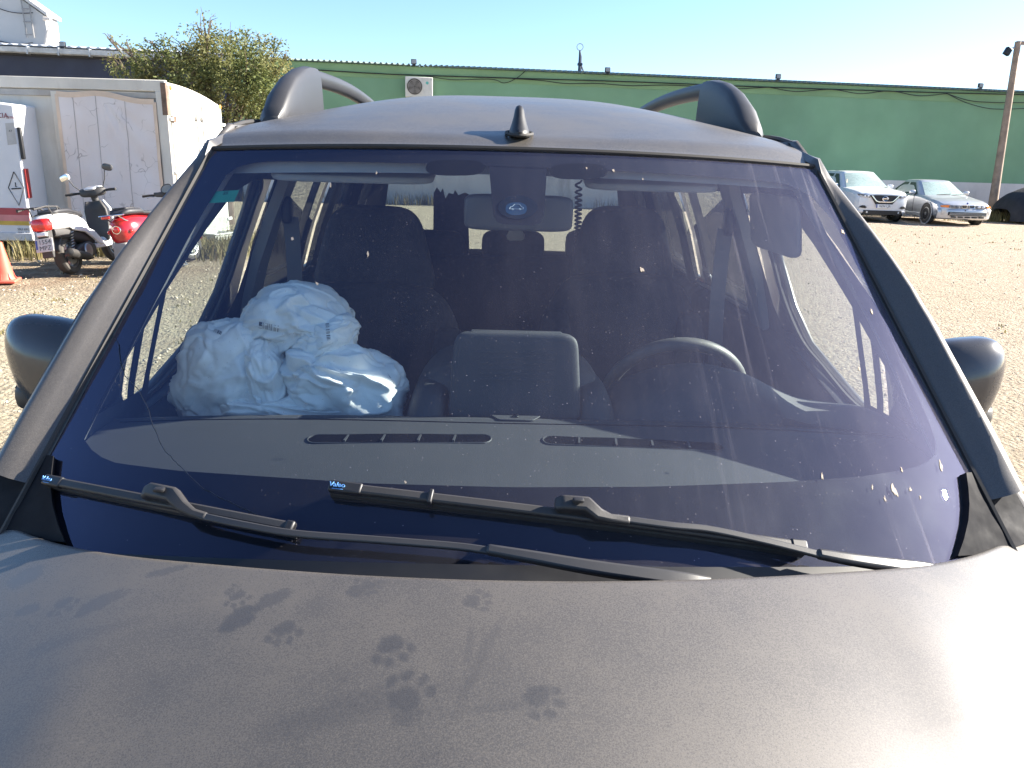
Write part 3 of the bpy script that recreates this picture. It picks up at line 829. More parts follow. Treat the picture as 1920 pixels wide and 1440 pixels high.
def fill2d(loops, fn, m, name, parent, solid=0.0, smooth=30):
    bm = bmesh.new(); es = []
    for lp in loops:
        vv = [bm.verts.new((a, b, 0)) for a, b in lp]
        es += [bm.edges.new((vv[i], vv[(i+1) % len(vv)])) for i in range(len(vv))]
    bmesh.ops.triangle_fill(bm, edges=es, use_beauty=True, use_dissolve=False)
    bmesh.ops.subdivide_edges(bm, edges=[e for e in bm.edges if e.calc_length() > .25], cuts=2, use_grid_fill=True)
    bmesh.ops.triangulate(bm, faces=bm.faces)
    v = [fn(q.co.x, q.co.y)-VO for q in bm.verts]; bm.verts.index_update()
    f = [[q.index for q in fc.verts] for fc in bm.faces]
    bm.free()
    return ob(name, (v, f), m, parent, smooth=smooth, solid=solid)
def dens(lp, d=.09):
    out = []
    for i in range(len(lp)):
        a, b = np.array(lp[i]), np.array(lp[(i+1) % len(lp)])
        k = max(1, int(np.hypot(*(b-a))/d))
        out += [tuple(a+(b-a)*j/k) for j in range(k)]
    return out
outer = AL+[(2.3, 1.655), (3.2, 1.658), (4.10, 1.652), (4.24, 1.60), (4.31, 1.3), (4.33, 1.0), (1.30, 1.0)]
for s in (-1, 1):
    fr = fill2d([dens(l) for l in (outer, DOORWIN, QUARTER, SLIDEWIN, REARWIN)], lambda y, z: Vector((s*side_x(z)*taper(y), y, z)), M_PAINT, 'side_frame', van, solid=.012)
    def grow(lp, d):
        c = np.mean(lp, axis=0); return [tuple(np.array(p)+(c-np.array(p))/np.linalg.norm(c-np.array(p))*d) for p in lp]
    inner_outer = [(1.36, 1.06), (1.40, 1.13), (1.53, 1.27), (1.80, 1.475), (1.93, 1.57)]+[(2.3, 1.60), (3.2, 1.60), (4.10, 1.60), (4.2, 1.55), (4.26, 1.3), (4.27, 1.0), (1.36, 1.0)]
    fill2d([dens(l) for l in (inner_outer, grow(DOORWIN, -.004), grow(QUARTER, -.004), grow(SLIDEWIN, .012), grow(REARWIN, .012))], lambda y, z: Vector((s*(side_x(z)*taper(y)-.065), y, z)), M_TRIM_DK, 'inner_frame', van)
    # light B-pillar trim standing in front of it
    bp = []
    for z, y0, y1, o in ((.95, 2.33, 2.50, .075), (1.1, 2.315, 2.47, .085), (1.25, 2.31, 2.44, .09), (1.4, 2.305, 2.42, .095), (1.5, 2.30, 2.42, .10), (1.6, 2.28, 2.44, .085)):
        x = side_x(z)-o; bp.append([Vector((s*(x+.03), y0, z)), Vector((s*x, y0+.012, z)), Vector((s*x, y1-.012, z)), Vector((s*(x+.03), y1, z))])
    vb('pillar_trim', MB().loft(bp, True, False), M_TRIM_IN, smooth=60)
    # panes
    for nm, lp, m in (('door_glass', DOORWIN, M_SGLASS), ('quarter_glass', QUARTER, M_SGLASS), ('sliding_glass', SLIDEWIN, M_PRIV), ('rear_quarter_glass', REARWIN, M_PRIV)):
        fill2d([dens(grow(lp, -.012))], lambda y, z: Vector((s*(side_x(z)*taper(y)-.018), y, z)), m, nm, fr, smooth=180)
    # rubber run of the front door glass
    lp = DOORWIN+[DOORWIN[0]]
    vb('window_seal', MB().tube([Vector((s*(side_x(z)*taper(y)-.028), y, z)) for y, z in smooth_line(lp, 60)], .007, 6), M_RUBBER, fr)
    # A-pillar skin from glass edge to side frame
    rings = []
    for t in np.linspace(.125, 1.36, 32):
        g = G(s, min(t, 1)); nrm = GN(s*.99, min(t, .999))
        if t > 1:
            g = Vector((s*lerp(.67, .677, (t-1)/.36), g.y+.6865*(t-1), 0)); g.z = roof_z(.672, g.y)-.002*(t-1)/.36
        yo = interp(g.z, [q[1] for q in AL], [q[0] for q in AL]) if g.z > AL[0][1] else AL[0][0]-(AL[0][1]-g.z)*.65
        yo = max(yo, g.y+.02); o = Vector((s*side_x(g.z)*taper(yo), yo, g.z))
        d = o-g; h = nrm*.016*min(1, .5+t)*(1 if t < 1 else 1-.8*(t-1)/.36)
        FU = Vector((0, -.74, .67))*(min(1, .75+t*.3) if t < .6 else (lambda q: 1-q*q*(3-2*q))(min(1, (t-.6)/.55)))
        rings.append([g+Vector((-s*.004, 0, 0))-nrm*.012, g+Vector((s*.004, 0, 0))+nrm*.002, g+Vector((d.x*.14, d.y*.03, 0))+FU*.006, g+Vector((d.x*.34, d.y*.10, 0))+FU*.019, g+Vector((d.x*.54, d.y*.20, 0))+FU*.033, g+Vector((d.x*.64, d.y*.28, 0))+FU*.035, g+Vector((d.x*.75, d.y*.42, 0))+FU*.028, g+Vector((d.x*.90, d.y*.72, 0))+FU*.010, o+Vector((0, .05, -.035))])
    vb('a_pillar', MB().loft(rings, False, False), M_PAINT, smooth=60)
    vb('pillar_seal', MB().tube([G(s, t)+GN(s*.99, t)*.0015+Vector((s*.003, 0, 0)) for t in np.linspace(0.02, .99, 30)], .0045, 5), M_RUBBER, ws)
    # inner A-pillar trim
    rings = []
    for t in np.linspace(.14, .98, 18):
        g = G(s*.975, t); yo = interp(g.z, [q[1] for q in AL], [q[0] for q in AL])+.035
        w = lerp(.075, .05, t)
        a_ = g-GN(s*.97, t)*.015; b_ = Vector((s*(side_x(g.z)-.07), yo+.02, g.z))
        mid = a_*.55+b_*.45+Vector((-s*.012, .0, .0))
        rings.append([a_+Vector((-s*.018, 0, 0)), mid+Vector((-s*.012, -.005, 0)), mid+Vector((-s*.006, .03, 0)), b_])
    vb('pillar_cover', MB().loft(rings, False, False), M_TRIM_IN, smooth=60)
    # lower body side, cut into fender, doors and rear panel with real gaps
    def belt(y): return 1.0 if y > 1.30 else interp(y, [-.05, .5, 1.0, 1.30], [.88, .935, .975, 1.0])
    for nm, y0, y1 in (('fender', .235, 1.292), ('front_door', 1.300, 2.352), ('sliding_door', 2.360, 3.292), ('rear_panel', 3.300, 4.33)):
        mb = MB(); ny = int((y1-y0)/.035); nz = 15; v = []; f = []
        for i in range(ny+1):
            y = lerp(y0, y1, i/ny)
            if nm == 'fender':
                bb = max(0, min(1, (hood_y(HXW)-y)/(hood_y(HXW)-.24)))
                hx, hz = lerp(HXW, .80, bb*bb)+.004, hood_edge_z(HXW)-.14*max(0, hood_y(HXW)-y)-.21*max(0, hood_y(HXW)-y)**2-.008
                if y > hood_y(HXW): hz += (y-hood_y(HXW))*.25
                zs_ = hz-.075
                for j in range(nz+1):
                    if j <= nz-4:
                        z = lerp(.27, zs_, j/(nz-4)); v.append(Vector((s*side_x(z)*taper(y), y, z)))
                    else:
                        k = (j-(nz-4))/4; ang = k*math.pi/2; xs_ = side_x(zs_)*taper(y)
                        v.append(Vector((s*(hx+(xs_-hx)*math.cos(ang)), y, zs_+(hz-zs_)*math.sin(ang))))
                continue
            for j in range(nz+1):
                z = lerp(.27, belt(y), j/nz)
                x = side_x(z)*taper(y)
                if nm == 'fender' and j == nz: x -= .012
                v.append(Vector((s*x, y, z)))
        for i in range(ny):
            for j in range(nz):
                c = (v[i*(nz+1)+j]+v[(i+1)*(nz+1)+j+1])/2
                if min(math.hypot(c.y-.80, c.z-.33), math.hypot(c.y-3.585, c.z-.33)) < .375: continue
                f.append((i*(nz+1)+j, (i+1)*(nz+1)+j, (i+1)*(nz+1)+j+1, i*(nz+1)+j+1))
        panel = vb(nm, mb.add(v, f), M_PAINT, smooth=60)
        if 'door' in nm:
            yh = y1-.16 if nm == 'front_door' else y0+.16
            vb('door_handle', MB().sq((s*.94, yh, .93), (.035, .19, .035), .5, .5), M_PAINT, panel)
            vb('rub_strip', MB().box((s*.925, (y0+y1)/2, .52), (.02, (y1-y0)*.92, .12)), M_BLKPL, panel, bevel=.006)
    vb('sill', MB().box((s*.87, 2.2, .27), (.08, 2.1, .10)), M_BLKPL, bevel=.01)
    for yw in (.80, 3.585):
        vb('wheel_arch', MB().tube([Vector((s*.915, yw+.375*math.cos(t), .33+.375*math.sin(t))) for t in np.linspace(-.15, math.pi+.15, 24)], .024, 6), M_BLKPL)
        vb('arch_liner', MB().loft([[Vector((s*x, yw+.40*math.cos(t), .33+.40*math.sin(t))) for t in np.linspace(-.1, math.pi+.1, 20)] for x in (.55, .90)], False, False), M_BLKPL2)
        wh_ = bpy.data.objects.new('wheel', None); link(wh_, van)
        mt = Matrix.Translation((s*.80, yw, .325)) @ Matrix.Rotation(rad(90)*s, 4, 'Y')
        vb('tyre', MB().lathe([(.20, -.10), (.29, -.105), (.318, -.085), (.325, -.04), (.325, .04), (.318, .085), (.29, .105), (.20, .10)], 40, mt), M_RUBBER, wh_)
        mbr = MB().lathe([(.205, -.09), (.212, .06), (.20, .085), (.185, .08), (.19, .03)], 40, mt)
        for k in range(5):
            a = k*2*math.pi/5
            mbr.loft([[mt @ Vector((rr*math.cos(a+dd/rr), rr*math.sin(a+dd/rr), zz)) for dd in (-w, w) for zz in (.045, .075)] for rr, w in ((.04, .035), (.11, .026), (.195, .034))])
        mbr.lathe([(0, .08), (.055, .078), (.06, .04)], 20, mt)
        vb('rim', mbr, M_CHROME, wh_, smooth=30)
    # door mirror
    mc = Vector((s*.946, 1.585, 1.140))
    def mshape(p, s=s):
        # flatter back, rounded outer top, a slight waist below
        k = p.z/.10
        x = p.x*(1-.10*max(0, -k)) ; y = p.y*(1-.25*max(0, k)**2)
        return Vector((x+s*.012*k, y-.015*(1-(p.x/.12)**2), p.z+.012*s*p.x/.1))
    mm = vb('door_mirror', MB().sq(mc, (.190, .13, .215), .66, .70, 32, 22, mshape), mat('mirror_paint', (.035, .037, .045), .22, metal=.2, var=.1, coat=.7, dust=.14), smooth=180)
    vb('mirror_glass', MB().sq(mc+Vector((-s*.004, .066, .005)), (.155, .010, .16), .4, .4), mat('mirror_silver', (.75, .78, .8), .03, metal=1), mm)
    vb('mirror_base', MB().sq(mc+Vector((0, 0, -.062)), (.192, .122, .06), .5, .6, 28, 12), M_BLKPL, mm)
    vb('mirror_seam', MB().tube([mc+Vector((.099*math.cos(t), .0-.064*max(0, -math.sin(t))+.05*max(0, math.sin(t)), -.045)) for t in np.linspace(math.pi, 2*math.pi, 20)], .003, 5), M_RUBBER, mm)
    vb('mirror_arm', MB().flatbar([mc+Vector((-s*.05, .03, -.07)), Vector((s*.885, 1.60, 1.02)), Vector((s*.87, 1.60, 1.01))], .075, .06), M_BLKPL, mm, bevel=.01)

# ---- bonnet dust marks
# wiped places in the dust: cat paw prints and rubbed streaks (pixel -> place on the bonnet)
def on_hood(px, py):
    z = 1.03
    for _ in range(15): p = on_z(px, py, z); z = hood_z(p.x, p.y)
    return p.x, p.y
def paw(px, py, size, rot, st):
    out = []; c = on_hood(px, py)
    out.append((c[0], c[1], .013*size, .011*size, rot, st))
    for k, (dx, dy) in enumerate(((-.017, -.012), (-.007, -.021), (.007, -.021), (.017, -.012))):
        xx = dx*math.cos(rot)-dy*math.sin(rot); yy = dx*math.sin(rot)+dy*math.cos(rot)
        out.append((c[0]+xx*size, c[1]+yy*size, .0048*size, .0062*size, rot, st*.9))
    return out
marks = []
for px, py, sz, rot, st in ((732, 1208, 1.15, .4, .75), (758, 1310, 1.3, 2.8, .8), (1004, 1305, 1.1, .9, .7), (533, 1178, 1.0, .2, .7), (446, 1117, .75, .3, .7), (885, 1128, .9, 1.8, .6), (665, 1108, .9, 2.2, .55), (120, 1130, .9, .5, .5), (430, 1110, .6, 2, .5), (690, 1098, .7, 1, .5), (588, 1135, .9, .1, .35)):
    marks += paw(px, py, sz, rot, st)
for px, py, rx, ry, rot, st in ((448, 1160, .024, .016, .8, .85), (512, 1122, .022, .013, .5, .65), (190, 1128, .032, .015, .5, .5), (48, 1082, .024, .022, .2, .55), (52, 1143, .016, .011, 0, .5), (315, 1070, .03, .008, .2, .55), (760, 1330, .016, .02, .3, .45), (590, 1140, .022, .02, .6, .3),
                               (160, 1190, .07, .012, .15, .3), (650, 1330, .08, .016, .25, .35), (900, 1240, .006, .07, -.35, .3), (120, 1340, .12, .05, .3, .22), (300, 1200, .10, .03, .2, .22), (880, 1210, .004, .03, -.1, .3), (950, 1325, .05, .005, .1, .35)):
    marks.append((*on_hood(px, py), rx, ry, rot, st))
hv = np.array([v.co[:] for v in hood.data.vertices])+np.array(VO)
cl = np.zeros(len(hv))
wob = np.array([mnoise.noise(Vector((p[0]*90, p[1]*90, 3)))*.35+mnoise.noise(Vector((p[0]*260, p[1]*260, 9)))*.3 for p in hv])
for x, y, rx, ry, rot, st in marks:
    dx, dy = hv[:, 0]-x, hv[:, 1]-y
    a = (dx*math.cos(rot)+dy*math.sin(rot))/rx; b = (-dx*math.sin(rot)+dy*math.cos(rot))/ry
    d = np.sqrt(a*a+b*b)+wob*.8
    soft = .30 if st > .4 else .9
    cl = np.maximum(cl, .68*st*np.clip((1+soft/2-d)/soft, 0, 1))
at = hood.data.attributes.new('clean', 'FLOAT', 'POINT'); at.data.foreach_set('value', cl.astype(np.float32))
# front of the van under the bonnet lip
def _fp(k, z, xw):
    return [Vector((x, lerp(.077, -.03, k)+.16*(x/.80)**2, lerp(hood_fn(.5+.5*min(1, max(-1, x/.80)), 1).z-.006, z, min(1, k*3)))) for x in np.linspace(-xw, xw, 33)]
vb('front_panel', MB().loft([_fp(0, .85, .80), _fp(.1, .83, .805), _fp(.35, .80, .815), _fp(.8, .75, .835), _fp(1, .68, .85), _fp(1, .56, .86)], False, False), M_PAINT, smooth=60)
vb('front_bumper', MB().loft([[Vector((x, yb + .20*(abs(x)/.86)**2.5, z)) for x in np.linspace(-.88, .88, 29)] for yb, z in ((-.02, .60), (-.07, .56), (-.09, .45), (-.07, .30), (.0, .22))], False, False), M_BLKPL, smooth=60)
vb('grille', MB().box((0, -.035, .67), (.9, .03, .09)), M_BLKPL2, bevel=.01)
for s in (-1, 1): vb('headlight', MB().sq((s*.66, .07, .73), (.30, .16, .15), .5, .5), mat('lamp_glass', (.5, .52, .55), .08, coat=1), smooth=180)
for s in (-1, 1):
    vb('corner_panel', MB().loft([[Vector((s*(side_x(z)*taper(.237)-.002), .24, z)), Vector((s*(side_x(z)*taper(.237)-.022), .17, z)), Vector((s*.80, .115, z)), Vector((s*.70, .085, z))] for z in np.linspace(.26, .775, 8)], False, False), M_PAINT, smooth=60)
# ---- rear
tg = vb('tailgate', MB().loft([[Vector((x, y-.10*(abs(x)/.84)**4, z)) for x in np.linspace(-xx, xx, 21)] for y, z, xx in ((4.36, .28, .84), (4.37, .6, .86), (4.37, .95, .85), (4.35, 1.10, .82))], False, False), M_PAINT, smooth=60)
vb('hatch_header', MB().loft([[Vector((x, y-.05*(abs(x)/.7)**3, z-.02*(abs(x)/.68)**2)) for x in np.linspace(-xx, xx, 15)] for y, z, xx in ((4.25, 1.53, .70), (4.24, 1.62, .69), (4.18, 1.71, .67), (4.24, 1.755, .66))], False, False), M_PAINT, tg, smooth=60)
vb('rear_window', MB().loft([[Vector((x, y-.08*(abs(x)/.75)**4, z)) for x in np.linspace(-xx, xx, 15)] for y, z, xx in ((4.345, 1.09, .74), (4.24, 1.56, .66))], False, False), M_RGLASS, tg, smooth=180)
for s in (-1, 1):
    vb('tail_pillar', MB().loft([[Vector((s*x0, y, z)), Vector((s*x1, y-.07, z)), Vector((s*(x1-.01), y-.14, z)), Vector((s*(x0-.02), y-.05, z))] for y, z, x0, x1 in ((4.345, 1.0, .70, .86), (4.31, 1.25, .665, .81), (4.24, 1.6, .60, .695))]), M_PAINT, tg, smooth=30)
    vb('tail_light', MB().box((s*.80, 4.34, .85), (.10, .08, .34)), mat('lamp_red', (.45, .02, .015), .15, coat=1), tg, bevel=.02)
vb('rear_bumper', MB().box((0, 4.36, .36), (1.70, .14, .24)), M_BLKPL, tg, bevel=.04)
vb('underbody', MB().box((0, 2.2, .26), (1.5, 4.0, .06)), M_BLKPL2, smooth=0)

# ---- cowl below the glass, corner covers
def cowl_rows(u):
    g = G(u, .0); n = GN(u*.99, .01)
    x = g.x; yh = hood_y(x)
    return [g+n*.002+Vector((0, .004, .004)), g+Vector((0, -.012, -.010)), g+Vector((0, -.05, -.04)), Vector((x, min(yh-.03, g.y-.07), hood_edge_z(x)-.07))]
vb('cowl', MB().loft([cowl_rows(u) for u in np.linspace(-1, 1, 41)], False, False), M_BLKPL2, smooth=60)
for s in (-1, 1):
    # black hinge cover between glass edge and wing
    rows = []
    ipx = [(1812, 886), (1816, 915), (1818, 945), (1816, 975), (1808, 1010), (1797, 1040)]
    opx = [(1860, 853, .872), (1876, 872, .878), (1894, 896, .884), (1915, 928, .888), (1935, 965, .886), (1950, 1000, .884)]
    for q, r_, dz in zip(ipx, opx, (0, 0, 0, 0, 0, -.002)):
        g = on_glass(*q, .010)+Vector((0, 0, dz)); o = on_x(*r_)+Vector((0, 0, dz))
        g, o = Vector((s*g.x, g.y, g.z)), Vector((s*o.x, o.y, o.z))
        g0 = g-GN(.95, .1)*.014
        rows.append([Vector((g0.x-s*.004, g0.y, g0.z)), g, g*.72+o*.28+Vector((0, -.002, -.008)), g*.4+o*.6+Vector((0, -.004, -.012)), o+Vector((0, 0, -.004)), o+Vector((s*.004, .0, -.03))])
    vb('hinge_cover', MB().loft(rows, False, False), M_GRAIN, smooth=60)
    # top of the wing running up to the pillar foot
    rows = []
    for y, z, w in ((1.36, 1.075, .012), (1.30, 1.062, .03), (1.24, 1.040, .034), (1.18, 1.012, .034), (1.12, .978, .030)):
        x = side_x(z); rows.append([Vector((s*(x-.004-w), y, z-.002)), Vector((s*(x-w*.5), y, z+.010)), Vector((s*(x+.000), y, z+.002)), Vector((s*(x+.000), y, z-.03))])
    vb('wing_top', MB().loft(rows, False, False), M_PAINT, smooth=60)
    vb('pillar_clip', MB().sq((s*.853, 1.287, 1.063), (.012, .02, .012), .5, .5, 10, 6), mat('clip_pale', (.5, .5, .5), .4), smooth=60)

# ---- wipers
def wiper(blade_px, conn_px, arm_px, hub_px, badge):
    w = bpy.data.objects.new('wiper', None); link(w, van)
    b0, b1 = blade_px
    n = 30
    pts = [on_glass(lerp(b0[0], b1[0], t), lerp(b0[1], b1[1], t)+badge[2]*math.sin(math.pi*t), .016) for t in np.linspace(0, 1, n)]
    ups = []
    for q in pts:
        ups.append(tuple(GN(max(-.98, min(.98, q.x/.77)), .12)))
    vb('blade_spoiler', MB().flatbar(pts, [.0145]*n, [.010]*n, ups), M_BLKPL, w, bevel=.003)
    vb('rubber_edge', MB().flatbar([q-Vector(u)*.011+Vector((0, -.004, -.004)) for q, u in zip(pts, ups)], .006, .011, ups), M_RUBBER, w)
    def cap(i0, i1):
        return MB().flatbar([pts[i] for i in range(i0, i1)], .0175, .013, ups[i0:i1])
    ca = vb('end_cap', cap(0, 3), M_BLKPL2, w, bevel=.003); vb('end_cap', cap(n-2, n), M_BLKPL2, w, bevel=.003)
    if badge[3]: vb('joint_clip', MB().flatbar([pts[6], pts[6]*.7+pts[7]*.3], .022, .017, ups[6:8]), M_BLKPL2, w, bevel=.002)
    up0 = Vector(ups[1]); xx = (pts[3]-pts[0]).normalized()
    face_n = (up0*.4+Vector((0, -1, .0))).normalized()
    yy = (up0 - up0.dot(xx)*xx).normalized()
    # lettering stands on the outer face of the end cap
    zc = xx.cross(yy)
    mtx = frame_mtx(pts[0]*.45+pts[1]*.55-VO, xx, xx.cross(up0)*-1 if (xx.cross(up0)).z < 0 else xx.cross(up0))
    mtx.translation = mtx.translation + up0*.0078
    text_mesh('maker_lettering', 'Valeo', .0105, mat('print_blue', (.12, .30, .62), .5), w, mtx)
    vb('lettering_line', MB().flatbar([pts[0]*.75+pts[1]*.25+up0*.0080+Vector((0, -.004, -.0045)), pts[1]*.9+pts[0]*.1+up0*.0080+Vector((0, -.004, -.0045))], .0008, .0006, up0), mat('print_blue', (.12, .30, .62), .5), w)
    # connector
    c = [on_glass(*q, o) for q, o in conn_px]
    vb('connector', MB().flatbar(c, [.020, .022, .022, .018, .013, .013], [.014, .020, .020, .017, .010, .009], up0), M_BLKPL, w, bevel=.004)
    vb('release_button', MB().sq(c[1]*.35+c[2]*.65+up0*.014, (.016, .012, .006), .5, .5, 12, 8), M_BLKPL2, w)
    a = [on_glass(*q, o) for q, o in arm_px]
    a = [Vector(q) for q in smooth_line(a, 24)]
    vb('arm', MB().flatbar(a, .0105, .007, up0), M_RAIL, w, bevel=.002)
    h = [on_glass(*q, o) for q, o in hub_px]
    h = [Vector(q) for q in smooth_line(h, 14)]
    vb('arm_head', MB().flatbar(h, list(np.linspace(.014, .024, 14)), list(np.linspace(.013, .018, 14)), up0), M_RAIL, w, bevel=.004)
    return w
w1 = wiper(((86, 900), (552, 990)), [((272, 926), .024), ((285, 921), .030), ((325, 929), .032), ((343, 950), .030), ((362, 962), .028), ((388, 970), .027)],
           [((383, 969), .027), ((460, 985), .027), ((555, 1001), .026), ((700, 1012), .025), ((850, 1024), .026), ((920, 1033), .028)],
           [((912, 1030), .028), ((1000, 1045), .030), ((1120, 1066), .030), ((1275, 1088), .026), ((1330, 1100), .016)], (0, 0, 0, False))
w1['label'] = 'short wiper on the passenger side'
w2 = wiper(((618, 912), (1512, 1026)), [((1042, 948), .024), ((1056, 945), .030), ((1100, 948), .032), ((1122, 966), .030), ((1145, 972), .028), ((1182, 976), .027)],
           [((1178, 975), .027), ((1260, 986), .027), ((1330, 993), .026), ((1430, 1014), .026), ((1540, 1041), .028)],
           [((1532, 1038), .028), ((1600, 1050), .030), ((1680, 1061), .030), ((1740, 1070), .026), ((1780, 1084), .016)], (0, 0, -4, True))
w2['label'] = 'long wiper with a joint clip on the driver side'
# ================================================================ VAN INTERIOR
M_DASH = mat('dash_plastic', (.026, .029, .036), .66, var=.08, vscale=4, bump=.35, bscale=480, bdist=.0012, dust=.03)
M_DASH2 = mat('dash_lower', (.030, .032, .038), .65, var=.1, bump=.25, bscale=480, bdist=.001)
M_FABRIC = mat('seat_fabric', (.022, .022, .028), .95, var=.2, vscale=40, bump=.5, bscale=350, bdist=.002)
M_VENT = mat('vent_dark', (.004, .004, .006), .95, spec=.03)
def dash_z(x, y):
    return 1.088-.040*(abs(x)/.78)**2.4-.13*max(0, 1.44-y)-.25*max(0, 1.2-y)**2*4
def dash_ridge(x): return 1.440+.075*(abs(x)/.8)**2
def dash_fn(a, b):
    u = -1+2*a; x = u*.825
    yr = dash_ridge(x); yf = max(G(max(-1, min(1, x/.80)), .08).y+.035, 1.02)
    y = lerp(yf, yr, b)
    return Vector((x, y, dash_z(x, y)))
dash = bpy.data.objects.new('dashboard', None); link(dash, van)
vb('top_pad', MB().grid(dash_fn, 61, 26), M_DASH, dash, smooth=180)
# rounded rear lip of the pad and the face below it
vb('pad_lip', MB().loft([[Vector((x, dash_ridge(x)+dy, dash_z(x, dash_ridge(x))+dz)) for dy, dz in ((0, 0), (.012, -.001), (.022, -.008), (.026, -.02), (.028, -.12))] for x in np.linspace(-.825, .825, 41)], False, False), M_DASH, dash, smooth=70)
vb('pad_seam', MB().tube([Vector((x, dash_ridge(x)-.018, dash_z(x, dash_ridge(x)-.018)+.0003)) for x in np.linspace(-.8, .8, 50)], .0013, 4), M_VENT, dash)
vb('lower_panel', MB().loft([[Vector((x, y, z)) for y, z in ((1.46, .985), (1.58, .965), (1.70, .90), (1.76, .80), (1.74, .55))] for x in (-.80, 0, .80)], False, False), M_DASH2, dash, smooth=60)
def on_dash(px, py, lift=0.0):
    z = 1.07
    for _ in range(15): p = on_z(px, py, z); z = dash_z(p.x, p.y)+lift
    return Vector((p.x, p.y, z))
for (x0, y0), (x1, y1), divs in (((579, 820), (921, 828), (649, 718, 786, 852)), ((1018, 828), (1355, 838), (1087, 1156, 1223, 1290))):
    a, b = on_dash(x0, y0), on_dash(x1, y1)
    yc = .5*(a.y+b.y); hw = .017
    pts = []
    L = b.x-a.x; rr = hw
    for t in np.linspace(math.pi/2, 3*math.pi/2, 9): pts.append((a.x+rr+rr*math.cos(t), yc+hw*math.sin(t)))
    for t in np.linspace(-math.pi/2, math.pi/2, 9): pts.append((b.x-rr+rr*math.cos(t), yc+hw*math.sin(t)))
    vv = [Vector((x, y, dash_z(x, y)+.0012)) for x, y in pts]
    xs_ = np.linspace(a.x, b.x, 30); rows = []
    for x in xs_:
        e = max(0, (a.x+rr-x)/rr, (x-b.x+rr)/rr); w2 = hw*math.sqrt(max(.002, 1-e*e))
        rows.append([Vector((x, yc+w2*k, dash_z(x, yc+w2*k)+.0012)) for k in (-1, -.3, .3, 1)])
    vent = vb('air_vent', MB().loft(rows, False, False), M_VENT, dash, smooth=0)  # flat near-black patch stands for the shade inside the slot
    vb('rim', MB().tube(vv+[vv[0]], .0016, 5), M_DASH, vent)
    for dx in divs:
        p = on_dash(dx, .5*(y0+y1))
        vb('divider', MB().box(Vector((p.x, yc, dash_z(p.x, yc)+.0012)), (.004, .030, .004), Matrix.Rotation(rad(-6), 3, 'Z')), M_DASH, vent, smooth=0)
# centre hump, display housing
vb('centre_hump', MB().sq((-.005, 1.655, 1.03), (.47, .27, .30), .42, .5, 40, 22, lambda p: Vector((p.x*(1-.25*max(0, p.z)/.15), p.y, p.z))), M_DASH, dash, smooth=180)
for s, x in ((-1, -.185), (1, .180)):
    vb('hump_shoulder', MB().sq((x, 1.545, 1.04), (.085, .22, .19), .55, .7, 24, 16, lambda p, s=s: Vector((p.x-s*.22*max(0, p.z), p.y+.55*max(0, p.z), p.z)), ), M_DASH, dash, smooth=180)
hc = on_y(966, 707, 1.515)
Rt = Matrix.Rotation(rad(-9), 3, 'X')
disp = vb('display_housing', MB().sq(hc, (.262, .055, .185), .22, .22, 40, 20, lambda p: Vector((p.x*(1-.05*p.z/.09), p.y, p.z)), rot=Rt), M_DASH, dash, smooth=50)
for k in range(6):
    vb('back_slat', MB().box(hc+Rt @ Vector((.0, -.0277, .052-.011*k)), (.165-.004*k, .002, .0035), Rt), M_DASH2, disp, smooth=0)
vb('top_inset', MB().box(hc+Rt @ Vector((.0, .004, .0925)), (.185, .034, .004), Rt), M_DASH2, disp, bevel=.002)
pl = on_dash(967, 784, .001)
vb('sensor_plate', MB().prism([(-.05, .012), (.05, .012), (.036, -.012), (.03, -.015), (-.03, -.015), (-.036, -.012)], 0, .003, lambda u, w, h: Vector((pl.x+u, pl.y+w, dash_z(0, pl.y)+h))), M_DASH, dash, bevel=.001)
vb('light_sensor', MB().sq((pl.x, pl.y+.002, dash_z(0, pl.y)+.004), (.014, .012, .009), 1, 1, 14, 8), mat('sensor_black', (.004, .004, .004), .1), dash)
# instrument hood in front of the driver
crest_px = [(1128, 742), (1150, 722), (1190, 704), (1240, 688), (1295, 682), (1345, 687), (1400, 702), (1450, 727), (1500, 748), (1560, 757), (1620, 764), (1670, 785), (1700, 806)]
crest = [on_y(*q, 1.625) for q in crest_px]
crest = [Vector(q) for q in smooth_line(crest, 40)]
rows = []
for c in crest:
    fz = dash_z(c.x, 1.45)-.01
    h = max(.01, c.z-fz)
    rows.append([Vector((c.x, dash_ridge(c.x)+.02, fz-.01)), Vector((c.x, 1.50, fz+h*.40)), Vector((c.x, 1.55, fz+h*.72)), Vector((c.x, 1.59, c.z-.008)), c+Vector((0, -.012, -.001)), c, c+Vector((0, .020, -.003)), c+Vector((0, .045, -.018)), c+Vector((0, .055, -.05)), c+Vector((0, .05, -.15))])
vb('instrument_hood', MB().loft(rows, False, False), M_DASH, dash, smooth=60)
# steering wheel
sw = bpy.data.objects.new('steering_wheel', None); link(sw, van)
top = on_y(1285, 645, 1.84)
Rw = Matrix.Rotation(rad(-64), 4, 'X')
ctr = top+(Rw.to_3x3() @ Vector((0, .176, 0)))
mt = Matrix.Translation(ctr) @ Rw
vb('rim', MB().lathe([(.176+.017*math.cos(t), .017*math.sin(t)) for t in np.linspace(0, 2*math.pi, 12, endpoint=False)], 56, mt, True), mat('wheel_leather', (.05, .053, .056), .55, bump=.2, bscale=300, bdist=.001), sw, smooth=180)
vb('hub', MB().sq(mt @ Vector((0, 0, -.01)), (.19, .15, .05), .5, .6, 28, 12, rot=Rw.to_3x3()), M_DASH2, sw)
for a in (rad(5), rad(175), rad(270)):
    d = Vector((math.cos(a), math.sin(a), 0))
    vb('spoke', MB().flatbar([mt @ (d*.07), mt @ (d*.17)], .04, .018, tuple(Rw.to_3x3() @ Vector((0, 0, 1)))), M_DASH2, sw, bevel=.004)
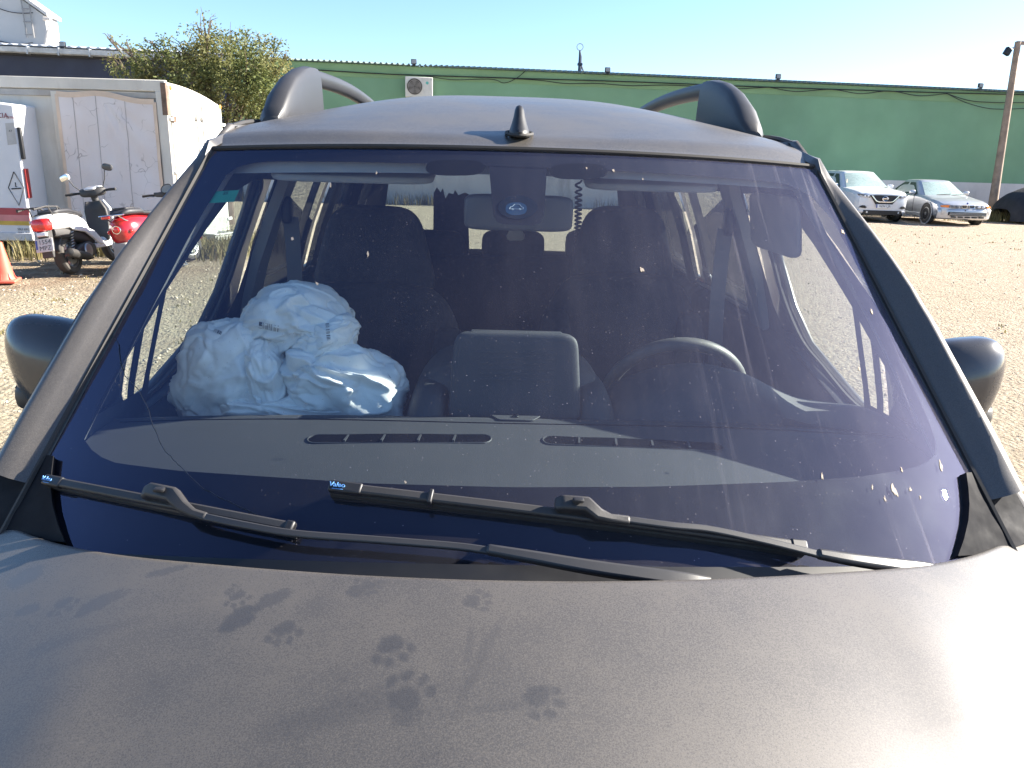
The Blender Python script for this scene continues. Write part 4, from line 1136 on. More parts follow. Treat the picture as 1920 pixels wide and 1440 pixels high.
vb('column', MB().tube([mt @ Vector((0, 0, -.02)), mt @ Vector((0, 0, -.22))], .05, 14), M_DASH2, sw)
vb('stalk', MB().flatbar([mt @ Vector((.04, .02, -.05)), mt @ Vector((.17, .07, -.05)), mt @ Vector((.20, .08, -.05))], .02, .014), M_DASH2, sw, bevel=.003)
# inner mirror and its stem
mir = vb('inner_mirror', MB().sq(on_y(972, 399, 1.70), (.236, .04, .076), .28, .28, 36, 14), mat('mirror_back', (.05, .054, .062), .5), smooth=50)
vb('stem', MB().tube([on_y(970, 388, 1.68), on_y(970, 350, 1.62)], .018, 10), M_BLKPL2, mir)
# headliner, visors
def liner(a, b):
    u = -1+2*a; y = lerp(1.80, 4.20, b); x = u*.64
    z = roof_z(x, y)-.045
    z = min(z, interp(y, [1.80, 2.1, 3.0, 3.8, 4.2], [1.575, 1.615, 1.62, 1.57, 1.50])+.02*(1-u*u))
    return Vector((x, y-.06*(1-u*u)*(1-b), z))
vb('headliner', MB().grid(liner, 21, 24), M_HEADL, smooth=180)
vb('front_header', MB().loft([[G(u*.98, .985)-GN(u*.97, .98)*.012, G(u*.98, .955)-GN(u*.97, .95)*.03, Vector((u*.655, 1.86-.06*(1-u*u), 1.565+.02*(1-u*u)))] for u in np.linspace(-1, 1, 25)], False, False), M_HEADL, smooth=60)
for x, w in ((-.36, .36), (.30, .30)):
    vb('sun_visor', MB().sq((x, 1.80, 1.548), (w, .15, .018), .3, .3, 28, 10, rot=Matrix.Rotation(rad(14), 3, 'X')), M_HEADL, smooth=60)
vb('sun_visor', MB().sq((.672, 2.0, 1.445), (.014, .36, .15), .3, .3, 28, 10, rot=Matrix.Rotation(rad(-9), 3, 'Y')), M_HEADL, smooth=60)
# floor, firewall, door trims
vb('cabin_floor', MB().box((0, 2.75, .42), (1.62, 3.1, .06)), M_DASH2, smooth=0)
vb('firewall', MB().box((0, 1.06, .70), (1.5, .04, .55)), M_BLKPL2, smooth=0)
for s in (-1, 1):
    rows = []
    for y in np.linspace(1.36, 4.2, 30):
        zt = interp(y, [1.36, 1.70, 1.86, 2.03, 2.16, 2.25, 2.30, 4.2], [1.02, 1.0, 1.008, 1.045, 1.08, 1.11, 1.11, 1.10])
        rows.append([Vector((s*(side_x(zt)-.022), y, zt-.004)), Vector((s*(side_x(zt)-.055), y, zt+.004)), Vector((s*(side_x(zt)-.10), y, zt-.03)), Vector((s*.79, y, .75)), Vector((s*.77, y, .45))])
    vb('door_trim', MB().loft(rows, False, False), M_TRIM_DK, smooth=60)
    # belt hanging from the pillar
    vb('seat_belt', MB().flatbar([Vector(q) for q in smooth_line([(s*.655, 2.36, 1.40), (s*.645, 2.33, 1.20), (s*.66, 2.34, 1.0), (s*.68, 2.36, .8)], 14)], .045, .003, (0, -1, 0)), mat('belt_grey', (.10, .10, .11), .7), smooth=0)
    vb('belt_anchor', MB().sq((s*.665, 2.36, 1.42), (.03, .05, .08), .5, .5, 14, 10), M_BLKPL2)
# seats
def seat(x, y, name_label):
    st = bpy.data.objects.new('seat', None); link(st, van); st['label'] = name_label
    Rb = Matrix.Rotation(rad(-12), 3, 'X')
    vb('cushion', MB().sq((x, y-.26, .62), (.52, .54, .20), .35, .35), M_FABRIC, st, smooth=180)
    def backf(p):
        k = p.z/.34
        return Vector((p.x*(1-.18*max(0, k)**2), p.y*(1-.25*max(0, k))-.03*(1-(p.x/.26)**2)*(1 if p.y < 0 else 0), p.z))
    vb('backrest', MB().sq((x, y+.0, .90), (.52, .17, .70), .38, .4, 36, 24, backf, Rb), M_FABRIC, st, smooth=180)
    for sx in (-1, 1): vb('side_bolster', MB().sq((x+sx*.21, y-.055, .86), (.11, .16, .56), .5, .6, 20, 16, rot=Rb), M_FABRIC, st, smooth=180)
    vb('headrest', MB().sq((x, y+.085, 1.325), (.30, .12, .25), .42, .5, 30, 18, lambda p: Vector((p.x*(1-.18*p.z/.11), p.y, p.z)), Rb), M_FABRIC, st, smooth=180)
    for sx in (-.07, .07): vb('headrest_rod', MB().tube([Vector((x+sx, y+.06, 1.16)), Vector((x+sx, y+.08, 1.28))], .007, 8), M_CHROME, st)
seat(-.375, 2.08, 'front seat behind the crumpled airbag')
seat(.365, 2.40, 'front seat behind the steering wheel')
bench = bpy.data.objects.new('rear_bench', None); link(bench, van)
vb('cushion', MB().sq((0, 3.05, .62), (1.35, .50, .20), .3, .25, 40, 12), M_FABRIC, bench, smooth=180)
vb('backrest', MB().sq((0, 3.30, .90), (1.35, .16, .58), .3, .25, 40, 16, rot=Matrix.Rotation(rad(-10), 3, 'X')), M_FABRIC, bench, smooth=180)
for px in (812, 962, 1118):
    c = on_y(px, 462, 3.34)
    vb('headrest', MB().sq(c, (.27, .10, .14), .5, .5, 24, 14), M_FABRIC, bench, smooth=180)
# odd things in view through the cabin
torn = [(812, 480), (813, 362), (819, 351), (826, 361), (830, 353), (835, 373), (841, 362), (850, 364), (853, 356), (859, 366), (872, 361), (881, 366), (877, 376), (880, 480)]
vb('torn_parcel_cover', MB().prism([(on_y(*q, 3.75).x, on_y(*q, 3.75).z) for q in torn], 3.75, 3.765, lambda u, w, y: Vector((u, y, w))), M_FABRIC, smooth=0)
tabp = [(957, 427), (977, 427), (984, 442), (984, 449), (978, 452), (956, 452), (950, 449), (950, 442)]
vb('lamp_tab', MB().prism([(on_y(*q, 2.75).x, on_y(*q, 2.75).z) for q in tabp], 2.75, 2.765, lambda u, w, y: Vector((u, y, w))), mat('beige_plastic', (.36, .31, .27), .6), bevel=.004)
coil = []
for i in range(260):
    t = i/259; k = t**.75
    c = on_y(1085-2*t, 338+126*k, 2.80)
    a = t*2*math.pi*15
    coil.append(c+Vector((.0105*math.cos(a), .0105*math.sin(a), 0)))
vb('coiled_lead', MB().tube(coil, .0040, 6), M_BLKPL2)
gp = [(393, 355), (446, 352), (436, 374), (380, 377)]
stk = glass_patch('parking_sticker', gp, mat('sticker_green', (.01, .22, .13), .5), -.0062, van)
o1 = on_glass(423, 362, -.0068); xx = on_glass(433, 361.5, -.0068)-o1; yy = on_glass(423, 356, -.0068)-o1
# numbers read from outside the car
nn = GN(*glass_uv(423, 362))
o1b = on_glass(423, 362, -.0055)
text_mesh('sticker_number', '25', .0125, mat('print_dark', (.004, .05, .035), .6), stk, frame_mtx(o1b-VO, xx, yy), .0002)

# ---- deflated airbag over the passenger side: slack fabric lobes with pleats and sharp creases
def tri(x): x = x/(2*math.pi); x -= math.floor(x); return 1-abs(2*x-1)
def bag_lobe(mb, cpx, y, size, seed, gather, pleats, tilt=0.0, e=.8, warp=None, bend=0.0):
    c = on_y(*cpx, y); R = Matrix.Rotation(tilt, 3, 'Y'); g = Vector(gather).normalized()
    t1 = g.orthogonal().normalized(); t2 = g.cross(t1)
    base = MB().sq((0, 0, 0), (2, 2, 2), e, e, 170, 110)
    off = Vector((seed*5.3, seed*2.1, seed*7.7)); out = []
    hs = Vector(size)*.5; mean = (hs.x+hs.y+hs.z)/3
    for q in base.v:
        q = Vector(q); n = q.normalized()
        w = mnoise.noise_vector(n*1.7+off)*.35
        m = n+w
        th = math.acos(max(-1, min(1, n.dot(g)))); ph = math.atan2(m.dot(t2), m.dot(t1))
        f = math.exp(-((th-.55)/.62)**2)
        pl = (tri(ph*pleats+3*mnoise.noise(n*2+off))**1.6-.4)*f*(.6+.8*abs(mnoise.noise(n*2.5+off*2)))
        pl += .2*(tri(ph*(pleats*2+1)+3*mnoise.noise(n*2+off))**2-.3)*f*f
        cr = -math.exp(-abs(mnoise.noise(m*1.25+off))*14)-.45*math.exp(-abs(mnoise.noise(m*2.3+off*1.3))*14)
        rg = math.exp(-abs(mnoise.noise(m*1.5+off*.7+Vector((9, 4, 2))))*12)
        fine = mnoise.noise(n*9+off)
        d = .020*pl+.0065*cr+.0060*rg+.0008*fine
        big = 1+.16*mnoise.noise(n*1.3+off*1.9)
        p = Vector((q.x*hs.x, q.y*hs.y, q.z*hs.z))*big+n*d*(mean/.09)
        p.z += bend*p.x*p.x/hs.x
        if warp: p = warp(p)
        out.append(R @ p+c)
    mb.add(out, base.f)
ab = MB()
bag_lobe(ab, (438, 705), 1.63, (.215, .17, .245), 1, (.55, -.6, -.5), 5, rad(10), .78, lambda p: Vector((p.x-.35*max(0, -p.z), p.y, p.z)))
bag_lobe(ab, (556, 600), 1.68, (.255, .19, .155), 2, (.1, -.8, -.1), 6, rad(-4), .82, None, -.25)
bag_lobe(ab, (612, 636), 1.63, (.150, .15, .095), 3, (-.7, -.6, -.3), 5, rad(-24), .9)
bag_lobe(ab, (650, 722), 1.60, (.275, .18, .165), 4, (-.35, -.75, .35), 6, rad(15), .82)
bag_lobe(ab, (508, 722), 1.60, (.105, .14, .20), 5, (.6, -.7, .2), 4, rad(-12), .85)
bag_lobe(ab, (556, 775), 1.585, (.30, .15, .115), 6, (-.2, -.8, .5), 6, rad(6), .75)
def airbag_mat():
    m, nt, out = _new('airbag_fabric')
    p = _n(nt, 'ShaderNodeBsdfPrincipled'); p.inputs['Roughness'].default_value = .6
    tc = _n(nt, 'ShaderNodeTexCoord').outputs['Object']
    c = _mix(nt, _ramp(nt, _noise(nt, tc, 12, 5), .3, .7), (.66, .66, .66), (.76, .76, .75))
    nt.links.new(c, p.inputs['Base Color'])
    p.inputs['Sheen Weight'].default_value = .1
    h = _math(nt, 'ADD', _noise(nt, tc, 55, 5, .6), _math(nt, 'MULTIPLY', _noise(nt, tc, 700, 2), .12))
    nt.links.new(_bump(nt, h, .2, .004), p.inputs['Normal'])
    nt.links.new(p.outputs[0], out.inputs[0]); return m
airbag = vb('airbag', ab, airbag_mat(), smooth=180)
airbag['label'] = 'deflated crumpled white airbag with printed barcodes'
_bv = BVHTree.FromPolygons([tuple(Vector(v.co)+VO) for v in airbag.data.vertices], [tuple(p.vertices) for p in airbag.data.polygons])
def on_bag(px, py):
    r = ray(px, py).normalized(); h = _bv.ray_cast(CAM_LOC, r)
    return (h[0]-r*.0016) if h[0] else None
M_INK = mat('ink', (.02, .02, .03), .6)
rb = random.Random(5)
def barcode(p0, p1, hvec):
    mb = MB(); n = 26
    for i in range(n):
        if rb.random() < .35: continue
        t = i/n; w = rb.choice((.012, .02, .03))
        q = [on_bag(lerp(p0[0], p1[0], t+a*w)+hvec[0]*b, lerp(p0[1], p1[1], t+a*w)+hvec[1]*b) for a, b in ((0, 0), (1, 0), (1, .5), (1, 1), (0, 1), (0, .5))]
        if all(q): mb.add(q, [(0, 1, 2, 5), (5, 2, 3, 4)])
    if mb.v: vb('barcode', mb, M_INK, airbag, smooth=0)
barcode((486, 603), (524, 611), (-1, 12))
barcode((610, 607), (613, 640), (7, -1))
barcode((694, 630), (702, 655), (8, -3))
barcode((403, 616), (417, 622), (-3, 6))
barcode((726, 700), (740, 722), (3, 2))
barcode((655, 575), (662, 598), (4, -1))
# ================================================================ YARD THINGS, LEFT SIDE
# ---- old box body standing on blocks
N0 = on_z(337, 478, 0); N0.z = 0
ZT = on_y(322, 150, N0.y).z; ZB = .13
TL = on_z(0, 133, ZT)
ld = Vector((-.998, .06, 0)).normalized()            # along the near side, to the left
ed = Vector((-ld.y, ld.x, 0));  ed = ed if ed.y > 0 else -ed   # along the end face, away
EW = 2.05
box_t = thing('box_trailer', 'old cream box body with torn cracked canvas side standing on blocks', 'trailer', N0)
def bt(l, e, z): return ld*l+ed*e+Vector((0, 0, z))
Rb_ = Matrix(((ld.x, ed.x, 0), (ld.y, ed.y, 0), (0, 0, 1)))
def bbox(l0, l1, e0, e1, z0, z1): return MB().box(bt((l0+l1)/2, (e0+e1)/2, (z0+z1)/2), (l1-l0, e1-e0, z1-z0), Rb_)
M_CREAM = mat('aged_cream', (.56, .53, .47), .7, var=.08, vscale=2, bump=.2, bscale=30, stain=.45, stain_col=(.30, .24, .18), stain_scale=2.2)
M_CANVAS_EDGE = mat('canvas_backing', (.60, .47, .36), .8, var=.12, vscale=4)
M_RUST = mat('rusty_post', (.15, .10, .075), .85, var=.5, vscale=9, bump=.4, bscale=60)
M_DOORW = mat('door_white', (.66, .66, .63), .6, var=.05, vscale=2, stain=.2, stain_col=(.4, .38, .33))
rings = []
for l in (.05, 6.2):
    top = [bt(l, e, ZT-.02-.22*(max(0, e-.1)/EW)**2.2) for e in np.linspace(.03, EW-.03, 10)]
    rings.append([bt(l, EW-.03, ZB+.05), bt(l, .03, ZB+.05)]+top)
ob('body', MB().loft(rings), M_CREAM, box_t, smooth=40)
ob('top_rail', bbox(-.02, 6.2, -.02, .06, ZT-.17, ZT-.005), M_CREAM, box_t, bevel=.012)
ob('under_rail', bbox(.0, 6.2, -.012, .04, ZT-.27, ZT-.185), mat('grey_rail', (.36, .34, .31), .7, stain=.4), box_t, bevel=.006)
ob('bottom_rail', bbox(.0, 6.2, -.02, .05, ZB, ZB+.2), M_CREAM, box_t, bevel=.01)
ob('corner_post', bbox(-.025, .14, -.025, .05, ZB, ZT-.16), M_CREAM, box_t, bevel=.01)
ob('rust_strip', bbox(-.033, .05, -.033, .03, ZT-.5, ZT-.04), M_RUST, box_t, bevel=.006)
ob('wide_post', bbox(1.62, 1.74, -.018, .05, ZB, ZT-.2), M_CREAM, box_t, bevel=.006)
# canvas with folds hanging from the rail
def canvas_mat():
    m, nt, out = _new('cracked_canvas')
    p = _n(nt, 'ShaderNodeBsdfPrincipled'); p.inputs['Roughness'].default_value = .8
    tc = _n(nt, 'ShaderNodeTexCoord').outputs['Object']
    c = _mix(nt, _ramp(nt, _noise(nt, tc, 1.8, 5), .3, .7), (.62, .55, .52), (.66, .62, .61))
    w = _n(nt, 'ShaderNodeTexNoise'); w.inputs['Scale'].default_value = 4; nt.links.new(tc, w.inputs['Vector'])
    va = _n(nt, 'ShaderNodeVectorMath'); va.operation = 'MULTIPLY_ADD'; nt.links.new(w.outputs['Color'], va.inputs[0]); va.inputs[1].default_value = (.25, .25, .25); nt.links.new(tc, va.inputs[2])
    v = _n(nt, 'ShaderNodeTexVoronoi'); v.feature = 'DISTANCE_TO_EDGE'; v.inputs['Scale'].default_value = 3.0; nt.links.new(va.outputs[0], v.inputs['Vector'])
    brk = _ramp(nt, _noise(nt, tc, 3.2, 3), .48, .6)
    crack = _math(nt, 'MULTIPLY', _ramp(nt, v.outputs['Distance'], .004, .016, 1, 0), brk)
    c = _mix(nt, _math(nt, 'MULTIPLY', crack, .6), c, (.2, .17, .16))
    nt.links.new(c, p.inputs['Base Color'])
    nt.links.new(_bump(nt, _math(nt, 'ADD', _noise(nt, tc, 14, 5), _math(nt, 'MULTIPLY', crack, -.5)), .3, .01), p.inputs['Normal'])
    nt.links.new(p.outputs[0], out.inputs[0]); return m
M_CANVAS = canvas_mat()
def cvs(a, b):
    l = lerp(.16, 1.64, a); zt = ZT-.235-.085*max(0, 1-a/.62)-.02*math.sin(a*9)
    z = lerp(ZB+.06, zt, b)
    # folds fan out from the point where the canvas is still held up
    fx, fz = .98, ZT-.25
    ang = math.atan2(l-fx, fz+.05-z)
    r = math.hypot(l-fx, fz-z)
    o = .010*math.sin(ang*16)*min(1, r/.4)*math.exp(-((ang+.5)/.5)**2)*(1 if l < fx else .35)
    o += .005*math.sin(l*7+z*2)+.006*mnoise.noise(Vector((l*2.5, z*1.5, 1)))
    return bt(l, -.035-o-.02*(1-b), z)
ob('canvas_side', MB().grid(cvs, 70, 60), M_CANVAS, box_t, smooth=180)
ob('canvas_hem', MB().loft([[cvs(a, 1)+ed*-.004+Vector((0, 0, .045)), cvs(a, 1)+ed*-.008, cvs(a, .985)+ed*-.006] for a in np.linspace(0, 1, 50)], False, False), M_CANVAS_EDGE, box_t, smooth=180)
for a in (.0, 1.0):
    ob('canvas_hem', MB().loft([[cvs(a, b)+ed*-.004+ld*-.025, cvs(a, b)+ed*-.006+ld*.025] for b in np.linspace(0, 1, 30)], False, False), M_CANVAS_EDGE, box_t, smooth=180)
for a in (.30, .60, .83):
    ob('canvas_seam', MB().tube([cvs(a+.03*(1-b), b)+ed*-.002 for b in np.linspace(0, .99, 24)], .0035, 4), mat('seam_dark', (.28, .25, .24), .8), box_t)
# end doors with locking bars
def door_face(e0, e1): 
    n = 8
    poly = [(e0, ZB+.10)]+[(e1, ZB+.10)]+[(e, ZT-.07-.22*(max(0, e-.1)/EW)**2.2) for e in np.linspace(e1, e0, n)]
    return MB().prism(poly, -.03, .05, lambda e, z, l: bt(l, e, z))
for e0, e1 in ((.09, EW/2-.006), (EW/2+.006, EW-.07)):
    dr = ob('end_door', door_face(e0, e1), M_DOORW, box_t, smooth=30)
    ec = e1-.10 if e0 < .5 else e0+.10
    ob('lock_bar', MB().tube([bt(-.055, ec, ZB+.35), bt(-.055, ec, ZT-.3)], .014, 8), M_LAD, dr)
    for z in (ZB+.42, ZB+.9, ZT-.5): ob('bar_guide', MB().box(bt(-.05, ec, z), (.05, .07, .05), Rb_), M_LAD, dr, bevel=.006)
    ob('bar_handle', MB().tube([bt(-.07, ec, ZB+.95), bt(-.075, ec+(.22 if e0 < .5 else -.22)*-1, ZB+.97)], .012, 6), M_LAD, dr)
    for z in (ZB+.3, (ZB+ZT)/2-.1, ZT-.55):
        eh = e0 if e0 < .5 else e1
        ob('hinge', MB().box(bt(-.045, eh, z), (.04, .18, .05), Rb_), M_DOORW, dr, bevel=.008)
    ob('rub_panel', MB().box(bt(-.034, (e0+e1)/2, ZB+.24), (.012, (e1-e0)*.9, .22), Rb_), mat('grey_kick', (.34, .36, .33), .7, stain=.4), dr, smooth=0)
M_AMBER = mat('amber_lens', (.75, .36, .08), .3)
for e in (.12, EW-.12): ob('marker_lamp', MB().sq(bt(-.04, e, ZT-.10-.2*(max(0, e-.1)/EW)**2.2), (.03, .05, .07), .6, .6, 12, 8), M_AMBER, box_t)
ob('latch', MB().box(bt(-.045, .12, ZT-.55), (.05, .10, .09), Rb_), M_RUST, box_t, bevel=.01)
for l, e in ((.3, .25), (.3, EW-.25), (2.2, .25), (4.5, .25), (4.5, EW-.25)):
    ob('support_block', bbox(l-.15, l+.15, e-.12, e+.12, 0, ZB+.06), mat('concrete', (.36, .34, .31), .9, bump=.4, bscale=50), box_t, bevel=.01)

# ---- white generator box with striped band (only its long side is in view)
GB = on_z(66, 478, 0); GB.z = 0
gd = Vector((-.998, -.06, 0)).normalized()     # along the visible face, towards the camera
gn = Vector((-gd.y, gd.x, 0)); gn = gn if gn.y < 0 else -gn      # out of the face
gen = thing('equipment_box', 'white equipment box with red and yellow stripes and a diamond sign', 'equipment box', GB)
def gp(a, z, o=0.0): return gd*a+gn*o+Vector((0, 0, z))
Rg = Matrix(((gd.x, gn.x, 0), (gd.y, gn.y, 0), (0, 0, 1)))
M_GENW = mat('box_white', (.60, .60, .62), .45, var=.05, vscale=2, stain=.12, stain_col=(.4, .38, .36))
zt = 2.19
poly = [(0, .22), (2.6, .22), (2.6, zt-.02), (.32, zt), (.0, zt-.03)]
ob('casing', MB().prism(poly, 0, -1.5, lambda a, z, o: gp(a, z, o)), M_GENW, gen, bevel=.03)
ob('skirt', MB().box(gp(1.3, .27, -.75), (2.62, 1.53, .12), Rg), mat('box_skirt', (.50, .50, .51), .5), gen, bevel=.01)
for z, h, c, nm in ((.64, .10, (.36, .05, .06), 'red_stripe'), (.545, .09, (.55, .20, .20), 'pink_stripe'), (.47, .06, (.50, .33, .05), 'yellow_stripe')):
    ob(nm, MB().box(gp(1.3, z, .004), (2.6, .008, h), Rg), mat(nm, c, .5), gen, smooth=0)
def gpx(px, py):
    r = ray(px, py); t = (GB-CAM_LOC).dot(gn)/r.dot(gn); q = CAM_LOC+r*t-GB
    return q.dot(gd), q.z
dia = [gpx(*q) for q in ((26, 322), (45, 352), (36, 385), (16, 352))]
dpts = [gp(a, z, .006) for a, z in dia]
ob('diamond_sign', MB().tube(dpts+[dpts[0]], .006, 5), mat('sign_black', (.03, .03, .03), .6), gen)
b0, b1 = gpx(22, 354), gpx(40, 353)
ob('sign_bar', MB().tube([gp(*b0, .006), gp(*b1, .006)], .009, 5), MATS['sign_black'], gen)
c0, c1, c2 = gpx(29, 342), gpx(29.5, 350), gpx(32, 350)
ob('sign_letter', MB().tube([gp(*c0, .006), gp(*c1, .006), gp(*c2, .006)], .006, 5), MATS['sign_black'], gen)
def gtext(name, body, px, py, hpx, m, shear=0.0):
    a, z = gpx(px, py); s = abs(gpx(px, py-hpx/2)[1]-gpx(px, py+hpx/2)[1])*1.35
    text_mesh(name, body, s, m, gen, frame_mtx(gp(a, z, .006), -gd, (0, 0, 1)), .001, space=1.0)
gtext('lettering', 'CIA', 5, 217, 10, mat('letter_red', (.22, .05, .06), .5))
gtext('lettering', 'LETRA', 20.5, 220.5, 4.5, mat('letter_red', (.22, .05, .06), .5))
gtext('lettering', 'SSU 690', 44, 430, 4.6, mat('letter_grey', (.12, .12, .13), .6))
gtext('lettering', 'PMA 900', 46, 437, 4.6, mat('letter_grey', (.12, .12, .13), .6))
pl4 = [gpx(*q) for q in ((10, 231), (26, 230), (32, 270), (15, 272))]
ob('grey_notice', MB().add([gp(a, z, .005) for a, z in pl4], [(0, 1, 2, 3)]), mat('notice_grey', (.40, .39, .38), .6), gen, smooth=0)
gtext('notice_number', '47', 20, 246, 5, mat('letter_dark', (.08, .08, .09), .6))
ob('rear_handle', MB().box(gp(-.02, 1.62, -.02), (.05, .05, .45), Rg), M_BLKPL2, gen, bevel=.01)
ob('reflector', MB().box(gp(-.012, 1.05, -.06), (.02, .10, .42), Rg), mat('reflector_red', (.30, .03, .03), .4), gen, smooth=0)
for a in (.30, 1.6): ob('timber_block', MB().box(gp(a, .10, -.2), (.16, .22, .24), Rg), mat('grey_timber', (.33, .28, .24), .9, var=.3, bump=.4), gen, bevel=.01)

# ---- traffic cone
cb = on_z(9, 529, 0); cb.z = 0
cone = thing('traffic_cone', 'faded orange traffic cone beside the white scooter', 'traffic cone', cb, .3)
M_CONE = mat('cone_orange', (.62, .085, .05), .55, var=.15, vscale=8, dust=.2)
ob('base', MB().box((0, 0, .02), (.30, .30, .04)), M_CONE, cone, bevel=.015)
ob('cone_body', MB().lathe([(.125, .04), (.118, .055), (.11, .07), (.105, .11), (.045, .42), (.036, .475), (.028, .48), (.024, .46)], 28), M_CONE, cone)
for k in range(8):
    a = k*math.pi/4
    ob('rib', MB().flatbar([(.135*math.cos(a), .135*math.sin(a), .042), (.113*math.cos(a), .113*math.sin(a), .075), (.102*math.cos(a), .102*math.sin(a), .12)], .012, .01, (0, 0, 1)), M_CONE, cone)

# ---- scooters (local: +X ahead, +Y left, rear wheel touches the ground at the origin)
M_TYRE = mat('tyre', (.022, .021, .021), .85, bump=.3, bscale=80, dust=.25)
M_ALLOY = mat('scooter_alloy', (.40, .41, .42), .35, metal=.8, dust=.15)
M_ENG = mat('engine_black', (.018, .018, .019), .5, var=.3, vscale=20, dust=.12)
M_DKPL = mat('scooter_plastic', (.030, .030, .032), .6, var=.15, dust=.10)
M_WHT = mat('scooter_white', (.72, .72, .72), .25, var=.04, coat=.6, dust=.08)
M_RED = mat('scooter_red', (.33, .012, .016), .2, var=.06, coat=1)
M_SEATB = mat('scooter_seat', (.020, .020, .024), .6, bump=.2, bscale=200)
M_REDLENS = mat('red_lens', (.60, .015, .012), .12, coat=1)
M_PLATE = mat('plate_white', (.55, .53, .49), .5)
M_PRINT = mat('plate_print', (.06, .06, .06), .5)
M_EU = mat('plate_blue', (.05, .08, .30), .5)
M_CHR = mat('chrome', (.80, .80, .80), .08, metal=1)
def scooter_wheel(root, x, r, w, steer=0.0, rimm=M_ALLOY):
    mt = Matrix.Translation((x, 0, r)) @ Matrix.Rotation(steer, 4, 'Z') @ Matrix.Rotation(rad(90), 4, 'X')
    e = bpy.data.objects.new('wheel', None); link(e, root)
    prof = [(r*.66, -w*.42), (r*.78, -w*.5), (r*.90, -w*.47), (r*.975, -w*.28), (r, 0), (r*.975, w*.28), (r*.90, w*.47), (r*.78, w*.5), (r*.66, w*.42)]
    ob('tyre', MB().lathe(prof, 36, mt), M_TYRE, e)
    mb = MB().lathe([(r*.68, -w*.42), (r*.60, -w*.36), (r*.60, w*.36), (r*.68, w*.42)], 36, mt)
    for k in range(5):
        a = k*2*math.pi/5
        for da in (-.16, .16):
            mb.loft([[mt @ Vector((q*math.cos(a+da*f)+t*-math.sin(a), q*math.sin(a+da*f)+t*math.cos(a), z)) for t in (-.012, .012) for z in (-.02, .02)] for q, f in ((.03, 0), (r*.35, 1), (r*.63, 1.2))])
    mb.lathe([(0, -.05), (.045, -.05), (.05, -.03), (.05, .03), (.045, .05), (0, .05)], 18, mt)
    ob('rim', mb, rimm, e, smooth=30)
    ob('brake_disc', MB().lathe([(.06, -.003), (r*.48, -.003), (r*.48, .003), (.06, .003)], 30, mt @ Matrix.Translation((0, 0, w*.42)), True), M_ALLOY, e)
def sect(x, hw, z0, z1, n=18, e=.6, cy=0.0):
    zc, hz = (z0+z1)/2, (z1-z0)/2
    return [Vector((x, cy+math.copysign(abs(math.cos(t))**e, math.cos(t))*hw, zc+math.copysign(abs(math.sin(t))**e, math.sin(t))*hz)) for t in np.linspace(0, 2*math.pi, n, endpoint=False)]
def mirror_part(root, side, base, tip, head_m, glass_m):
    e = bpy.data.objects.new('mirror', None); link(e, root)
    b, t = Vector(base), Vector(tip)
    ob('stalk', MB().tube([b, b*.4+t*.6+Vector((0, side*.01, -.015)), t], .007, 7), M_DKPL, e)
    ob('housing', MB().sq(t+Vector((0, side*.05, .035)), (.035, .145, .095), .7, .8, 22, 12, rot=Matrix.Rotation(rad(-18*side), 3, 'X')), head_m, e, smooth=180)
    ob('mirror_glass', MB().sq(t+Vector((-.014, side*.05, .035)), (.012, .128, .08), .6, .8, 22, 8, rot=Matrix.Rotation(rad(-18*side), 3, 'X')), glass_m, e, smooth=180)
